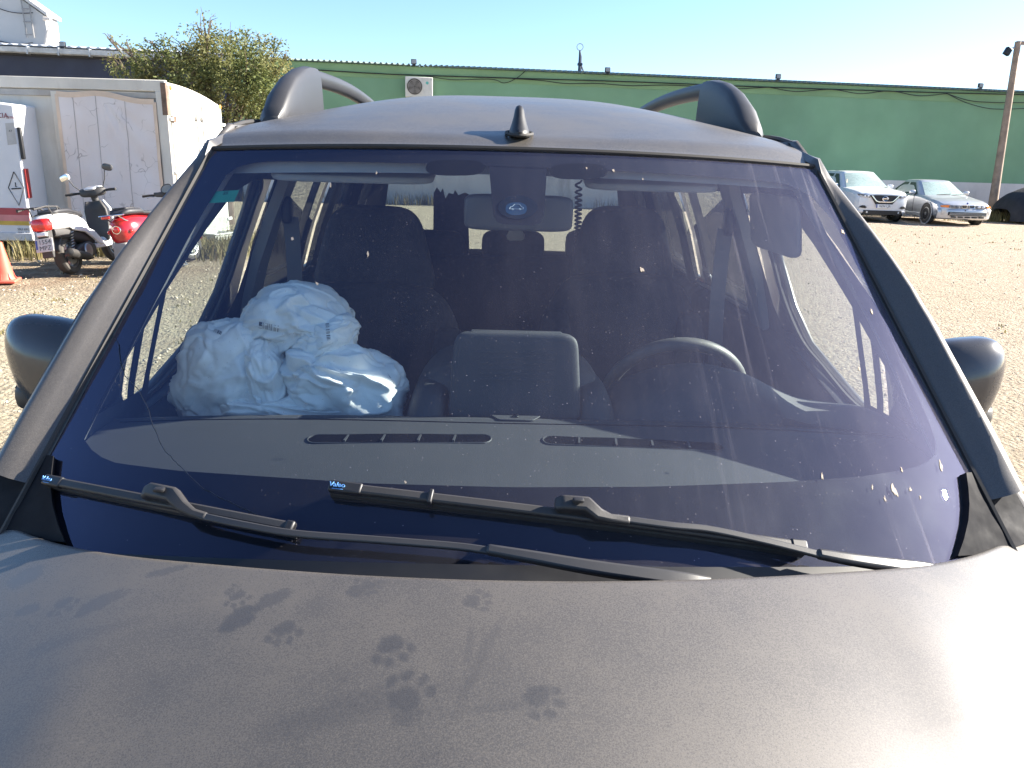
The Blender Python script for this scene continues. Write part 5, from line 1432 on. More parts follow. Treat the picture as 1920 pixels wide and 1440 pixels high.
def white_scooter(loc, heading, lean):
    R = Matrix.Rotation(heading, 4, 'Z') @ Matrix.Rotation(lean, 4, 'X')
    rt = thing('scooter', 'white scooter with number plate 1554 MPZ and rear rack on its stand', 'scooter', loc, tilt=R.to_euler())
    scooter_wheel(rt, 0, .245, .13); scooter_wheel(rt, 1.30, .245, .11, rad(-18))
    ob('tail_fairing', MB().loft([sect(-.42, .06, .63, .71), sect(-.36, .10, .60, .76), sect(-.22, .135, .58, .785), sect(.0, .15, .575, .78), sect(.25, .155, .545, .74), sect(.42, .135, .46, .68), sect(.52, .10, .40, .60)]), M_WHT, rt, smooth=60)
    for s in (-1, 1):
        ob('side_skirt', MB().prism([(-.05, .60), (.30, .58), (.52, .50), (.70, .34), (.78, .30), (.60, .30), (.46, .40), (.30, .50), (.05, .545)], s*.13, s*.165, lambda u, w, y: Vector((u, y, w))), M_WHT, rt, bevel=.012)
    ob('under_seat', MB().loft([sect(-.28, .09, .50, .62), sect(.0, .12, .44, .60), sect(.40, .12, .34, .56), sect(.56, .11, .30, .44)]), M_DKPL, rt, smooth=60)
    ob('seat', MB().loft([sect(-.24, .09, .775, .81), sect(-.16, .135, .77, .835), sect(.05, .145, .765, .835), sect(.22, .14, .74, .80), sect(.40, .12, .70, .775), sect(.50, .07, .69, .74)]), M_SEATB, rt, smooth=60)
    tl = ob('tail_light', MB().loft([sect(-.445, .075, .605, .70), sect(-.425, .105, .585, .735), sect(-.36, .125, .58, .745)]), M_REDLENS, rt, smooth=50)
    for s in (-1, 1): ob('indicator', MB().sq((-.33, s*.125, .70), (.13, .03, .055), .6, .6, 16, 10), mat('indicator_pale', (.60, .50, .48), .2, coat=1), rt)
    ob('light_bracket', MB().box((-.42, 0, .55), (.05, .12, .05), Matrix.Rotation(rad(12), 3, 'Y')), M_WHT, rt, bevel=.01)
    # plate carrier
    Rp = Matrix.Rotation(rad(14), 3, 'Y')
    pc = Vector((-.44, 0, .42))
    ob('plate_carrier', MB().prism([(-.40, .60), (-.30, .60), (-.34, .40), (-.40, .26), (-.43, .26), (-.42, .45)], -.07, .07, lambda u, w, y: Vector((u, y, w))), M_DKPL, rt, bevel=.01)
    pt = ob('number_plate', MB().box(pc, (.008, .22, .165), Rp), M_PLATE, rt, bevel=.004)
    mx = frame_mtx(pc+Rp @ Vector((-.006, -.012, .036)), (0, -1, 0), Rp @ Vector((0, 0, 1)))
    text_mesh('plate_digits', '1554', .078, M_PRINT, pt, mx, .0006)
    text_mesh('plate_letters', 'MPZ', .078, M_PRINT, pt, frame_mtx(pc+Rp @ Vector((-.006, -.012, -.038)), (0, -1, 0), Rp @ Vector((0, 0, 1))), .0006)
    ob('plate_band', MB().box(pc+Rp @ Vector((-.005, .093, .01)), (.002, .022, .11), Rp), M_EU, pt, smooth=0)
    # rear rack
    rk = bpy.data.objects.new('rear_rack', None); link(rk, rt)
    for s in (-1, 1):
        ob('rack_tube', MB().tube([(-.02, s*.10, .80), (-.12, s*.11, .86), (-.40, s*.115, .875), (-.62, s*.10, .85)], .011, 8), M_DKPL, rk)
        ob('rack_tube', MB().tube([(-.15, s*.12, .86), (-.16, s*.125, .79), (-.30, s*.13, .77), (-.34, s*.12, .86)], .008, 6), M_DKPL, rk)
    for x in (-.14, -.26, -.38, -.50, -.61): ob('rack_bar', MB().tube([(x, -.11, .868), (x, .11, .868)], .009, 6), M_DKPL, rk)
    # engine, silencer, shock
    ob('engine', MB().loft([sect(-.08, .05, .20, .32, cy=.07), sect(.05, .07, .16, .36, cy=.07), sect(.30, .075, .15, .35, cy=.07), sect(.50, .06, .18, .34, cy=.05)]), M_ENG, rt, smooth=50)
    ob('engine_cover', MB().loft([sect(-.02, .03, .22, .30, cy=-.12), sect(.10, .05, .17, .36, cy=-.12), sect(.34, .05, .17, .38, cy=-.12), sect(.48, .03, .22, .33, cy=-.11)]), M_ENG, rt, smooth=50)
    ob('crankcase', MB().lathe([(0, .0), (.085, 0), (.09, .015), (.08, .03), (.03, .035), (0, .035)], 24, Matrix.Translation((.22, -.155, .27)) @ Matrix.Rotation(rad(90), 4, 'X')), M_ALLOY, rt)
    ob('silencer', MB().tube([(.34, -.13, .16), (.18, -.16, .19), (-.10, -.175, .25), (-.26, -.18, .29), (-.28, -.18, .295)], [.02, .05, .06, .055, .02], 14), M_ENG, rt)
    for s in (1, -1):
        ob('shock_spring', MB().tube([Vector((-.06+.10*t, s*.115, .30+.24*t))+Vector((.022*math.cos(t*44), .022*math.sin(t*44), 0)) for t in np.linspace(0, 1, 110)], .006, 5), M_ALLOY, rt)
        ob('shock_body', MB().tube([(-.07, s*.115, .27), (.05, s*.115, .56)], .013, 8), M_DKPL, rt)
    ob('rear_mudguard', MB().loft([[Vector((.275*math.cos(a), y, .245+.275*math.sin(a))) for y in (-.075, -.05, .05, .075)] for a in np.linspace(1.2, 2.9, 12)], False, False), M_DKPL, rt, smooth=60, solid=.006)
    # floor board, leg shield, front
    ob('floor_board', MB().loft([sect(.48, .15, .26, .34, e=.4), sect(.70, .165, .255, .325, e=.4), sect(.92, .155, .26, .34, e=.4), sect(1.0, .13, .28, .42, e=.4)]), M_WHT, rt, smooth=50)
    ob('floor_mat', MB().box((.74, 0, .333), (.34, .26, .016)), M_DKPL, rt, bevel=.005)
    def shield(k, s0): return [Vector((k+.02*0, 0, 0))]
    rows = []
    for x, z, hw in ((.97, .33, .15), (1.02, .46, .175), (1.045, .62, .195), (1.055, .76, .19), (1.04, .88, .13)):
        rows.append([Vector((x-.05*abs(t)**2, t*hw, z)) for t in np.linspace(-1, 1, 13)])
    ob('leg_shield', MB().loft([[p+Vector((.05, 0, 0)) for p in r] for r in rows], False, False), M_WHT, rt, smooth=60, solid=.025)
    ob('inner_panel', MB().loft([[p+Vector((-.005, 0, 0)) for p in [Vector((q.x, q.y*.80, q.z)) for q in r]] for r in rows], False, False), M_DKPL, rt, smooth=60, solid=.03)
    for s in (-1, 1): ob('indicator', MB().sq((1.10, s*.165, .70), (.05, .05, .07), .7, .7, 14, 10), M_AMBER, rt)
    ob('nose', MB().loft([sect(1.06, .15, .42, .84), sect(1.14, .12, .48, .80), sect(1.20, .06, .56, .72)]), M_WHT, rt, smooth=60)
    ob('front_mudguard', MB().loft([[Vector((1.30+.285*math.cos(a), y, .245+.285*math.sin(a)+.01)) for y in (-.075, -.05, .05, .075)] for a in np.linspace(.3, 2.6, 14)], False, False), M_WHT, rt, smooth=60, solid=.006)
    for s in (-1, 1): ob('fork_leg', MB().tube([(1.30, s*.075, .245), (1.17, s*.07, .62)], .02, 8), M_DKPL, rt)
    ob('steering_column', MB().tube([(1.20, 0, .55), (1.06, 0, .98)], .045, 12), M_DKPL, rt)
    hb = bpy.data.objects.new('handlebar', None); link(hb, rt)
    ob('cowl', MB().loft([sect(.99, .05, .95, 1.02), sect(1.01, .15, .94, 1.05), sect(1.07, .19, .94, 1.07), sect(1.13, .14, .95, 1.07), sect(1.17, .06, .98, 1.04)]), M_DKPL, hb, smooth=60)
    ob('cowl_top', MB().loft([sect(1.05, .12, 1.04, 1.075), sect(1.12, .13, 1.03, 1.085), sect(1.19, .07, 1.0, 1.06)]), M_WHT, hb, smooth=60)
    ob('dial', MB().sq((1.02, 0, 1.055), (.09, .17, .03), .6, .7, 22, 10, rot=Matrix.Rotation(rad(-28), 3, 'Y')), mat('dial_face', (.45, .45, .46), .15, coat=1), hb)
    for s in (-1, 1):
        ob('grip', MB().tube([(1.055, s*.18, 1.005), (1.03, s*.27, 1.01), (1.01, s*.355, 1.005)], [.016, .018, .017], 10), M_RUBBER, hb)
        ob('brake_lever', MB().tube([(1.08, s*.18, 1.0), (1.085, s*.26, .995), (1.07, s*.34, .99)], .006, 6), M_CHR, hb)
    mirror_part(rt, 1, (1.06, .15, 1.03), (1.05, .27, 1.20), M_WHT, M_CHR)
    mirror_part(rt, -1, (1.06, -.15, 1.03), (1.05, -.25, 1.27), M_DKPL, mat('mirror_dark', (.06, .06, .065), .1))  # dark glass colour stands for the dark reflection in this mirror
    ob('side_stand', MB().tube([(.42, .10, .20), (.36, .22, .02), (.34, .24, .015)], .012, 8), M_ENG, rt)
    return rt
sc1 = on_z(137, 514, 0); sc1.z = 0
white_scooter(sc1, rad(90), rad(-9))
def red_scooter(loc, heading, lean):
    R = Matrix.Rotation(heading, 4, 'Z') @ Matrix.Rotation(lean, 4, 'X')
    rt = thing('scooter', 'red retro scooter with round instrument parked by the cream trailer', 'scooter', loc, tilt=R.to_euler())
    scooter_wheel(rt, 0, .235, .12); scooter_wheel(rt, 1.28, .235, .11, rad(-12))
    ob('tail_shell', MB().loft([sect(-.37, .05, .50, .62, e=.9), sect(-.34, .12, .42, .70, e=.85), sect(-.24, .18, .37, .755, e=.8), sect(-.05, .21, .35, .765, e=.8), sect(.18, .20, .34, .75, e=.8), sect(.36, .17, .32, .70, e=.75), sect(.50, .13, .30, .60, e=.7)]), M_RED, rt, smooth=80)
    for s in (-1, 1): ob('trim_strip', MB().tube([(-.33, s*.10, .44), (-.22, s*.185, .47), (0, s*.212, .50), (.2, s*.205, .58), (.36, s*.17, .66)], .006, 6), M_CHR, rt)
    ob('tail_light', MB().sq((-.362, 0, .585), (.05, .10, .085), .9, .9, 20, 12), M_REDLENS, rt)
    ob('tail_light_ring', MB().tube([Vector((-.365, .056*math.cos(t), .585+.047*math.sin(t))) for t in np.linspace(0, 2*math.pi, 26)], .006, 6), M_CHR, rt)
    for s in (-1, 1): ob('indicator', MB().sq((-.29, s*.155, .56), (.06, .05, .05), .9, .9, 14, 10), M_REDLENS, rt)
    ob('rear_skirt', MB().prism([(-.36, .42), (-.28, .42), (-.30, .20), (-.36, .14), (-.41, .14), (-.40, .30)], -.09, .09, lambda u, w, y: Vector((u, y, w))), mat('skirt_grey', (.22, .21, .20), .5, dust=.2), rt, bevel=.015)
    ob('reflector', MB().sq((-.41, 0, .19), (.02, .05, .075), .6, .6, 12, 8), M_REDLENS, rt)
    ob('seat', MB().loft([sect(-.30, .09, .765, .80), sect(-.22, .14, .76, .845), sect(.05, .15, .755, .84), sect(.10, .145, .75, .80), sect(.35, .13, .73, .79), sect(.48, .07, .71, .75)]), M_SEATB, rt, smooth=60)
    ob('seat_pad', MB().sq((-.12, 0, .845), (.24, .22, .03), .4, .4), M_SEATB, rt)
    rk = bpy.data.objects.new('rear_rack', None); link(rk, rt)
    ob('rack_plate', MB().sq((-.40, 0, .77), (.26, .26, .022), .4, .5, 24, 8), M_CHR, rk)
    for s in (-1, 1): ob('rack_stay', MB().tube([(-.40, s*.09, .76), (-.30, s*.11, .70), (-.24, s*.13, .68)], .008, 6), M_CHR, rk)
    ob('rack_reflector', MB().box((-.53, 0, .748), (.02, .11, .03)), M_REDLENS, rk, bevel=.005)
    ob('engine', MB().loft([sect(-.08, .10, .18, .34), sect(.15, .13, .15, .36), sect(.45, .10, .17, .34)]), M_ENG, rt, smooth=50)
    ob('silencer', MB().tube([(.34, -.13, .16), (.10, -.17, .20), (-.22, -.18, .24), (-.26, -.18, .245)], [.02, .05, .055, .02], 14), M_ALLOY, rt)
    ob('floor_board', MB().loft([sect(.46, .17, .24, .32, e=.4), sect(.70, .19, .24, .30, e=.4), sect(.95, .18, .26, .36, e=.4)]), M_RED, rt, smooth=50)
    rows = []
    for x, z, hw in ((.95, .30, .17), (1.0, .45, .205), (1.02, .62, .215), (1.02, .78, .19), (1.0, .88, .11)):
        rows.append([Vector((x-.06*abs(t)**2, t*hw, z)) for t in np.linspace(-1, 1, 13)])
    ob('leg_shield', MB().loft(rows, False, False), M_RED, rt, smooth=60, solid=.03)
    ob('glove_box', MB().sq((.93, 0, .70), (.14, .26, .26), .4, .45), M_DKPL, rt, smooth=60)
    ob('front_mudguard', MB().loft([[Vector((1.28+.28*math.cos(a), y, .245+.28*math.sin(a))) for y in (-.08, -.05, .05, .08)] for a in np.linspace(.2, 2.8, 14)], False, False), M_RED, rt, smooth=60, solid=.006)
    ob('steering_column', MB().tube([(1.22, 0, .40), (1.04, 0, .96)], [.05, .05], 12), M_DKPL, rt)
    hb = bpy.data.objects.new('handlebar', None); link(hb, rt)
    ob('cowl', MB().sq((1.04, 0, .99), (.14, .44, .075), .5, .6, 28, 12), M_DKPL, hb, smooth=60)
    mtd = Matrix.Translation((1.0, 0, 1.05)) @ Matrix.Rotation(rad(-50), 4, 'Y')
    ob('dial_pod', MB().lathe([(0, -.06), (.06, -.06), (.082, -.02), (.085, .025), (.078, .03), (.072, .02), (0, .02)], 28, mtd), M_DKPL, hb)
    ob('dial_face', MB().lathe([(0, .023), (.070, .023), (.070, .021)], 24, mtd), mat('dial_gold', (.30, .25, .18), .3, coat=1), hb)
    for s in (-1, 1):
        ob('grip', MB().tube([(1.04, s*.21, .985), (1.0, s*.30, .99), (.98, s*.385, .985)], [.016, .018, .018], 10), M_RUBBER, hb)
        ob('brake_lever', MB().tube([(1.06, s*.20, .98), (1.06, s*.28, .965), (1.03, s*.35, .955)], .006, 6), M_CHR, hb)
        ob('switch_block', MB().box((1.03, s*.20, 1.0), (.045, .05, .05)), M_DKPL, hb, bevel=.008)
    ob('mirror_stalk', MB().tube([(1.04, -.22, 1.02), (1.05, -.26, 1.12), (1.06, -.275, 1.17)], .006, 6), M_DKPL, hb)
    ob('side_stand', MB().tube([(.42, .10, .20), (.36, .22, .02), (.34, .24, .015)], .012, 8), M_ENG, rt)
red_scooter(on_z(268, 510, 0), rad(82), rad(-7))

# ---- small things between trailer and van, seen through the van's door glass
tub = on_z(408, 466, 0); tub.z = 0
t_ = thing('plastic_tub', 'white plastic tub lying in the weeds under the trailer end', 'tub', tub, rad(70))
ob('shell', MB().loft([[Vector((x*k, y*k, z)) for x, y in ((-.24, -.17), (.24, -.17), (.24, .17), (-.24, .17))] for k, z in ((.8, .0), (1, .24), (1.06, .25), (1.04, .27), (.96, .26), (.78, .03))], True, True), mat('tub_white', (.62, .62, .60), .5, stain=.3), t_, bevel=.02)
ob('rim', MB().tube([(-.25, -.18, .26), (.25, -.18, .26), (.25, .18, .26), (-.25, .18, .26), (-.25, -.18, .26)], .014, 6), MATS['tub_white'], t_)
stp = on_z(332, 496, 0); stp.z = 0
st_ = thing('metal_stand', 'small dark metal prop stand beside the red scooter', 'stand', stp, .5)
M_STD = mat('stand_grey', (.12, .125, .14), .6, metal=.4)
for a in (0, 2.1, 4.2): ob('leg', MB().tube([(0, 0, .36), (.12*math.cos(a), .12*math.sin(a), .01)], .014, 6), M_STD, st_)
ob('post', MB().tube([(0, 0, .34), (0, 0, .62)], .02, 8), M_STD, st_)
ob('foot_plate', MB().lathe([(0, 0), (.15, 0), (.15, .012), (0, .012)], 20), M_STD, st_)

# ================================================================ PLANTS
def leaf_mat(name, c1, c2, c3):
    m, nt, out = _new(name)
    g = _n(nt, 'ShaderNodeNewGeometry')
    c = _mix(nt, g.outputs['Random Per Island'], c1, c2)
    tc = _n(nt, 'ShaderNodeTexCoord').outputs['Object']
    c = _mix(nt, _ramp(nt, _noise(nt, tc, 1.3, 3), .4, .65, 0, .8), c, c3)
    df = _n(nt, 'ShaderNodeBsdfPrincipled'); df.inputs['Roughness'].default_value = .6; df.inputs['Specular IOR Level'].default_value = .3
    tl = _n(nt, 'ShaderNodeBsdfTranslucent'); mx = _n(nt, 'ShaderNodeMixShader'); mx.inputs[0].default_value = .4
    nt.links.new(c, df.inputs['Base Color']); nt.links.new(c, tl.inputs['Color'])
    nt.links.new(df.outputs[0], mx.inputs[1]); nt.links.new(tl.outputs[0], mx.inputs[2]); nt.links.new(mx.outputs[0], out.inputs[0])
    return m
M_LEAF = leaf_mat('leaf_olive', (.072, .095, .030), (.19, .215, .075), (.21, .185, .075))
M_BARK = mat('bark', (.10, .075, .055), .95, var=.3, bump=.6, bscale=30)
tree_y = 18.2
tb = on_y(428, 450, tree_y); tb.z = 0
tree = thing('tree', 'bushy olive-green tree rising behind the cream trailer', 'tree', tb)
clumps = [(468, 150, 62, 1), (430, 120, 62, 1), (505, 150, 46, 1), (495, 105, 40, .8), (380, 140, 58, 1), (310, 132, 50, 1), (255, 128, 42, 1), (345, 170, 60, 1), (430, 200, 66, 1), (490, 215, 55, 1), (270, 165, 45, 1),
          (378, 78, 42, .42), (385, 52, 30, .30), (352, 100, 34, .5), (455, 78, 26, .5), (520, 100, 26, .5), (213, 118, 20, .4), (230, 88, 18, .22), (300, 90, 26, .3), (202, 72, 10, .2), (415, 95, 40, .8), (460, 280, 60, .8), (390, 260, 55, .8), (540, 108, 10, .3)]
rt_ = random.Random(21)
lv = MB(); cl_c = []
for px, py, r, dn in clumps:
    dy = rt_.uniform(-.9, .9)
    c = on_y(px, py, tree_y+dy)-tb; rr = r/1440*tree_y*1.05
    cl_c.append((c, rr))
    for _ in range(int(3000*dn*(r/55)**2)):
        u = Vector((rt_.gauss(0, 1), rt_.gauss(0, 1), rt_.gauss(0, 1))).normalized()*rr*rt_.random()**.42
        k = mnoise.noise((c+u)*2.6)
        if k < -.12: continue
        p = c+Vector((u.x, u.y*.9, u.z*.95))
        a = Vector((rt_.uniform(-1, 1), rt_.uniform(-1, 1), rt_.uniform(-.9, .5))).normalized(); b = a.cross(Vector((rt_.uniform(-1, 1), rt_.uniform(-1, 1), rt_.uniform(-1, 1)))).normalized()
        L = rt_.uniform(.05, .095); W = L*.24
        lv.add([p, p+a*L*.5+b*W, p+a*L, p+a*L*.5-b*W], [(0, 1, 2, 3)])
ob('crown', lv, M_LEAF, tree, smooth=0)
tr = MB().tube([(0, 0, -.1), (.02, .03, .6), (-.03, .05, 1.3), (-.15, 0, 2.0)], [.17, .14, .12, .08], 10)
ob('trunk', tr, M_BARK, tree)
for c, rr in cl_c:
    s0 = Vector((-.03, .05, rt_.uniform(.9, 1.7)))
    mid = s0*.5+c*.5+Vector((rt_.uniform(-.15, .15), rt_.uniform(-.15, .15), .12))
    ob('branch', MB().tube([s0, mid, c], [.05, .03, .008], 6), M_BARK, tree)
    for _ in range(4):
        e = c+Vector((rt_.gauss(0, 1), rt_.gauss(0, 1), abs(rt_.gauss(0, 1)))).normalized()*rr*1.02
        ob('twig', MB().tube([c*.75+mid*.25, (c+e)/2+Vector((0, 0, .05)), e], [.014, .009, .003], 4), M_BARK, tree)
# weeds
M_WEED = leaf_mat('weed', (.10, .105, .035), (.24, .20, .09), (.28, .22, .11))
def weeds(spots, h, seed, label):
    r = random.Random(seed); mb = MB()
    for (x, y), sx, sy, n in spots:
        for _ in range(n):
            px_, py_ = r.gauss(x, sx), r.gauss(y, sy)
            a = r.random()*6.28; hh = h*r.uniform(.35, 1.1); w = .006+.006*r.random()
            d = Vector((math.cos(a), math.sin(a), 0)); sd = Vector((-d.y, d.x, 0))*w
            p = Vector((px_, py_, -.01)); b1 = p+Vector((0, 0, hh*.55))+d*hh*.12; tpp = p+Vector((0, 0, hh*.9))+d*hh*r.uniform(.2, .6)
            mb.add([p-sd, p+sd, b1+sd*.7, b1-sd*.7, tpp], [(0, 1, 2, 3), (3, 2, 4)])
    tag(ob('weeds', mb, M_WEED, smooth=0), label, 'weeds', kind='stuff')
wb = N0+ed*1.0-ld*.35
weeds([((N0.x+.1, N0.y+.1), .35, .25, 700), ((wb.x, wb.y), .45, .7, 2200), ((N0.x-.6, N0.y-.3), .6, .15, 300), ((GB.x+.1, GB.y-.2), .25, .3, 260)], .34, 2, 'dry weeds round the foot of the cream trailer')
ws_ = []
for i in range(46):
    s = 6+i*1.0+rng.uniform(-.4, .4); q = wp(s, 0, .35+rng.random()*.5); ws_.append(((q.x, q.y), .4, .2, rng.randint(20, 150)))
weeds(ws_, .5, 4, 'dry weeds growing along the foot of the green wall')
pw = on_z(1852, 412, 0)
weeds([((pw.x, pw.y), .35, .3, 350), ((pw.x+.5, pw.y+.6), .5, .5, 300), ((18.0, 27.4), 1.2, .2, 400)], .55, 8, 'tall dry weeds at the foot of the leaning pole')
rgs = []
for i in range(120):
    rgs.append(((rng.uniform(-7, -2.6), rng.uniform(6, 11)) if rng.random() < .35 else (rng.uniform(2.5, 14), rng.uniform(5, 22)), .05, .05, rng.randint(3, 9)))
weeds(rgs, .05, 5, 'tiny dry grass tufts scattered in the gravel')

# ================================================================ PARKED CARS (face the camera side, -Y)
M_CGLASS = mat('car_glass', (.030, .045, .042), .06, var=.2, vscale=1, spec=.6, dust=.10)
M_CSCREEN = mat('car_screen', (.22, .30, .27), .10, var=.35, vscale=1.2, spec=.7, dust=.35, dust_col=(.55, .62, .57))  # pale green: bright windscreen reflection put into the colour, plus some dust
def parked_car(name, label, x0, yf, sp, paint, silver=False):
    """x0 centre line, yf front bumper; local y runs rearwards from the front axle's bumper"""
    rt = thing(name, label, 'car', (x0, yf, 0))
    st = sp['stations']
    def ring(y, hw, zb, zs, zt, cr):
        half = [(0, zb), (hw*.80, zb), (hw*.955, zb+.10), (hw*.995, lerp(zb, zs, .45)), (hw, lerp(zb, zs, .75)), (hw*.985, zs), (hw*.90, lerp(zs, zt, .75)), (hw*.72, zt), (hw*.38, zt+cr*.8), (0, zt+cr)]
        return [Vector((a, y, z)) for a, z in half]+[Vector((-a, y, z)) for a, z in reversed(half[1:-1])]
    # smooth interpolation of the stations
    A = np.array(st); ys = np.unique(np.r_[np.linspace(A[0, 0], A[-1, 0], 54), A[:, 0]])
    rings = [ring(y, *[float(np.interp(y, A[:, 0], A[:, k])) for k in range(1, 6)]) for y in ys]
    body = ob('body', MB().loft(rings), paint, rt, smooth=32)
    # greenhouse shell: rows from belt to roof
    g = sp['green']          # y at windscreen foot, windscreen top, rear top, rear foot; half widths; heights
    yb, yt, yrt, yrb, wb_, wt_, zb_, zr_ = g
    def gh(u, v):            # u round the outline 0..1 (from windscreen centre round the right side to the rear centre), v belt..roof
        pass
    rows = []
    for v in np.linspace(0, 1, 9):
        k = v**.85
        f_, r_ = lerp(yb, yt, v), lerp(yrb, yrt, v); w = lerp(wb_, wt_, v**1.3); z = lerp(zb_, zr_-.05, v)
        row = []
        for t in np.linspace(0, 2*math.pi, 56, endpoint=False):
            cx, cy = math.sin(t), -math.cos(t); e = .36
            sx = math.copysign(abs(cx)**e, cx); sy = math.copysign(abs(cy)**e, cy)
            row.append(Vector((w*sx, (f_+r_)/2+(r_-f_)/2*sy, z)))
        rows.append(row)
    for h, sc_ in ((.025, .93), (.045, .72), (.055, .35)):
        base = rows[8]
        cy_ = (yt+yrt)/2
        rows.append([Vector((p.x*sc_, cy_+(p.y-cy_)*sc_, zr_-.05+h)) for p in base])
    ob('roof_shell', MB().loft(rows), paint, rt, smooth=50)
    # glass panes standing a few millimetres proud of the shell
    def pane(name, corners, m, bow=0.0, n=8):
        a, b, c, d = [Vector(q) for q in corners]
        nrm = (b-a).cross(d-a).normalized()
        def fn(u, v):
            p = (a*(1-u)+b*u)*(1-v)+(d*(1-u)+c*u)*v
            return p+Vector((0, -1, .4)).normalized()*bow*(1-(2*u-1)**2)*1.0
        return ob(name, MB().grid(fn, n, n), m, rt, smooth=180)
    def gx(v, dx): return lerp(wb_, wt_, v**1.3)+dx
    yF = lambda v: lerp(yb, yt, v); yR = lambda v: lerp(yrb, yrt, v); zz = lambda v: lerp(zb_, zr_-.05, v)
    w0, w1 = .04, .93
    pane('windscreen', [(-gx(w0, -.10), yF(w0)+.035, zz(w0)), (gx(w0, -.10), yF(w0)+.035, zz(w0)), (gx(w1, -.10), yF(w1)+.035, zz(w1)), (-gx(w1, -.10), yF(w1)+.035, zz(w1))], M_CSCREEN, .06, 12)
    pane('rear_window', [(gx(w0, -.12), yR(w0)-.03, zz(w0)), (-gx(w0, -.12), yR(w0)-.03, zz(w0)), (-gx(w1, -.12), yR(w1)-.03, zz(w1)), (gx(w1, -.12), yR(w1)-.03, zz(w1))], M_CGLASS, -.05)
    for s in (-1, 1):
        yB = sp['bpost']
        for nm, ya0, ya1, yb0, yb1 in (('front_side_window', yF(.06)+.34, yB-.05, yF(.90)+.22, yB-.05), ('rear_side_window', yB+.05, yR(.06)-.30, yB+.05, yR(.9)-.22)):
            pane(nm, [(s*gx(.06, .008), ya0, zz(.06)), (s*gx(.06, .008), ya1, zz(.06)), (s*gx(.90, .008), yb1, zz(.90)), (s*gx(.90, .008), yb0, zz(.90))], M_CGLASS)
        # wheels
        for yw in sp['axles']:
            r = sp['wr']; hw = sp['track']
            e = bpy.data.objects.new('wheel', None); link(e, rt)
            mt = Matrix.Translation((s*(hw-.09), yw, r)) @ Matrix.Rotation(rad(90)*s, 4, 'Y')
            ob('tyre', MB().lathe([(r*.62, -.10), (r*.88, -.11), (r*.98, -.09), (r, -.04), (r, .05), (r*.975, .085), (r*.88, .105), (r*.66, .10)], 32, mt), M_TYRE, e)
            mb = MB().lathe([(r*.64, -.05), (r*.66, .09), (r*.60, .095), (r*.58, .05)], 32, mt)
            for k in range(sp['spokes']):
                a = k*2*math.pi/sp['spokes']
                mb.loft([[mt @ Vector((q*math.cos(a)-t*math.sin(a), q*math.sin(a)+t*math.cos(a), z)) for t in (-w_, w_) for z in (.055, .09)] for q, w_ in ((.03, .04), (r*.35, .028), (r*.61, .03))])
            mb.lathe([(0, .10), (.05, .095), (.06, .05)], 16, mt)
            ob('rim', mb, M_ALLOY, e, smooth=30)
            ob('rim_backing', MB().lathe([(0, .02), (r*.6, .02), (r*.6, .025)], 24, mt), M_ENG, e)
            ob('wheel_arch', MB().lathe([(r*1.04, .0), (r*1.17, .0), (r*1.17, .012), (r*1.04, .012)], 32, Matrix.Translation((s*(hw+.001), yw, r+.02)) @ Matrix.Rotation(rad(90)*s, 4, 'Y'), True), sp['archm'], rt)
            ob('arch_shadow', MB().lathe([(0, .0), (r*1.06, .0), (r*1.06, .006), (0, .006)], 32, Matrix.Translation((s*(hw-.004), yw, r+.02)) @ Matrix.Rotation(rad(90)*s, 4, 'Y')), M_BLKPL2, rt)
        ob('door_mirror', MB().sq((s*(gx(0, .12)), yb+.50, zb_+.10), (.20, .12, .14), .6, .6, 20, 12), paint, rt, smooth=180)
        ob('mirror_foot', MB().box((s*gx(0, .02), yb+.52, zb_+.035), (.10, .06, .04)), M_BLKPL2, rt, bevel=.01)
        ob('door_handle', MB().sq((s*sp['track']*1.005, yB+.1, sp['hz']), (.03, .17, .03), .6, .6, 14, 8), paint, rt)
        ob('sill', MB().box((s*sp['track']*.97, (sp['axles'][0]+sp['axles'][1])/2, .26), (.06, sp['axles'][1]-sp['axles'][0]-.75, .12)), sp['archm'], rt, bevel=.015)
        ob('door_seam', MB().tube([(s*sp['track']*.992, yb+.40, .32), (s*sp['track']*1.004, yb+.40, .6), (s*sp['track']*.995, yb+.42, zb_-.03)], .006, 4), M_BLKPL2, rt)
        ob('door_seam', MB().tube([(s*sp['track']*.992, yB, .32), (s*sp['track']*1.004, yB, .6), (s*sp['track']*.995, yB, zb_-.03)], .006, 4), M_BLKPL2, rt)
    for sx in (-.35, .15):
        ob('wiper', MB().tube([(sx, yF(.02)-.02, zz(.03)+.03), (sx+.5, yF(.06)+.015, zz(.07)+.045)], .011, 5), M_BLKPL2, rt)
    return rt
def face_patch(rt, name, pts, m, th=.02, bevel=.006):
    """plate following the nose: pts are (x, y, z) corners, given thickness forward"""
    v = [Vector(p) for p in pts]; n = len(v)
    q = [p+Vector((0, -th, 0)) for p in v]
    mb = MB().add([p+Vector((0, .06, 0)) for p in v]+q, [tuple(range(n, 2*n)), tuple(reversed(range(n)))]+[(i, (i+1) % n, n+(i+1) % n, n+i) for i in range(n)])
    return ob(name, mb, m, rt, bevel=bevel)
M_CWHITE = mat('car_white', (.70, .70, .71), .25, var=.03, coat=.8, dust=.06)
M_CSILVER = mat('car_silver', (.52, .53, .55), .32, metal=.55, var=.05, coat=.6, dust=.12)
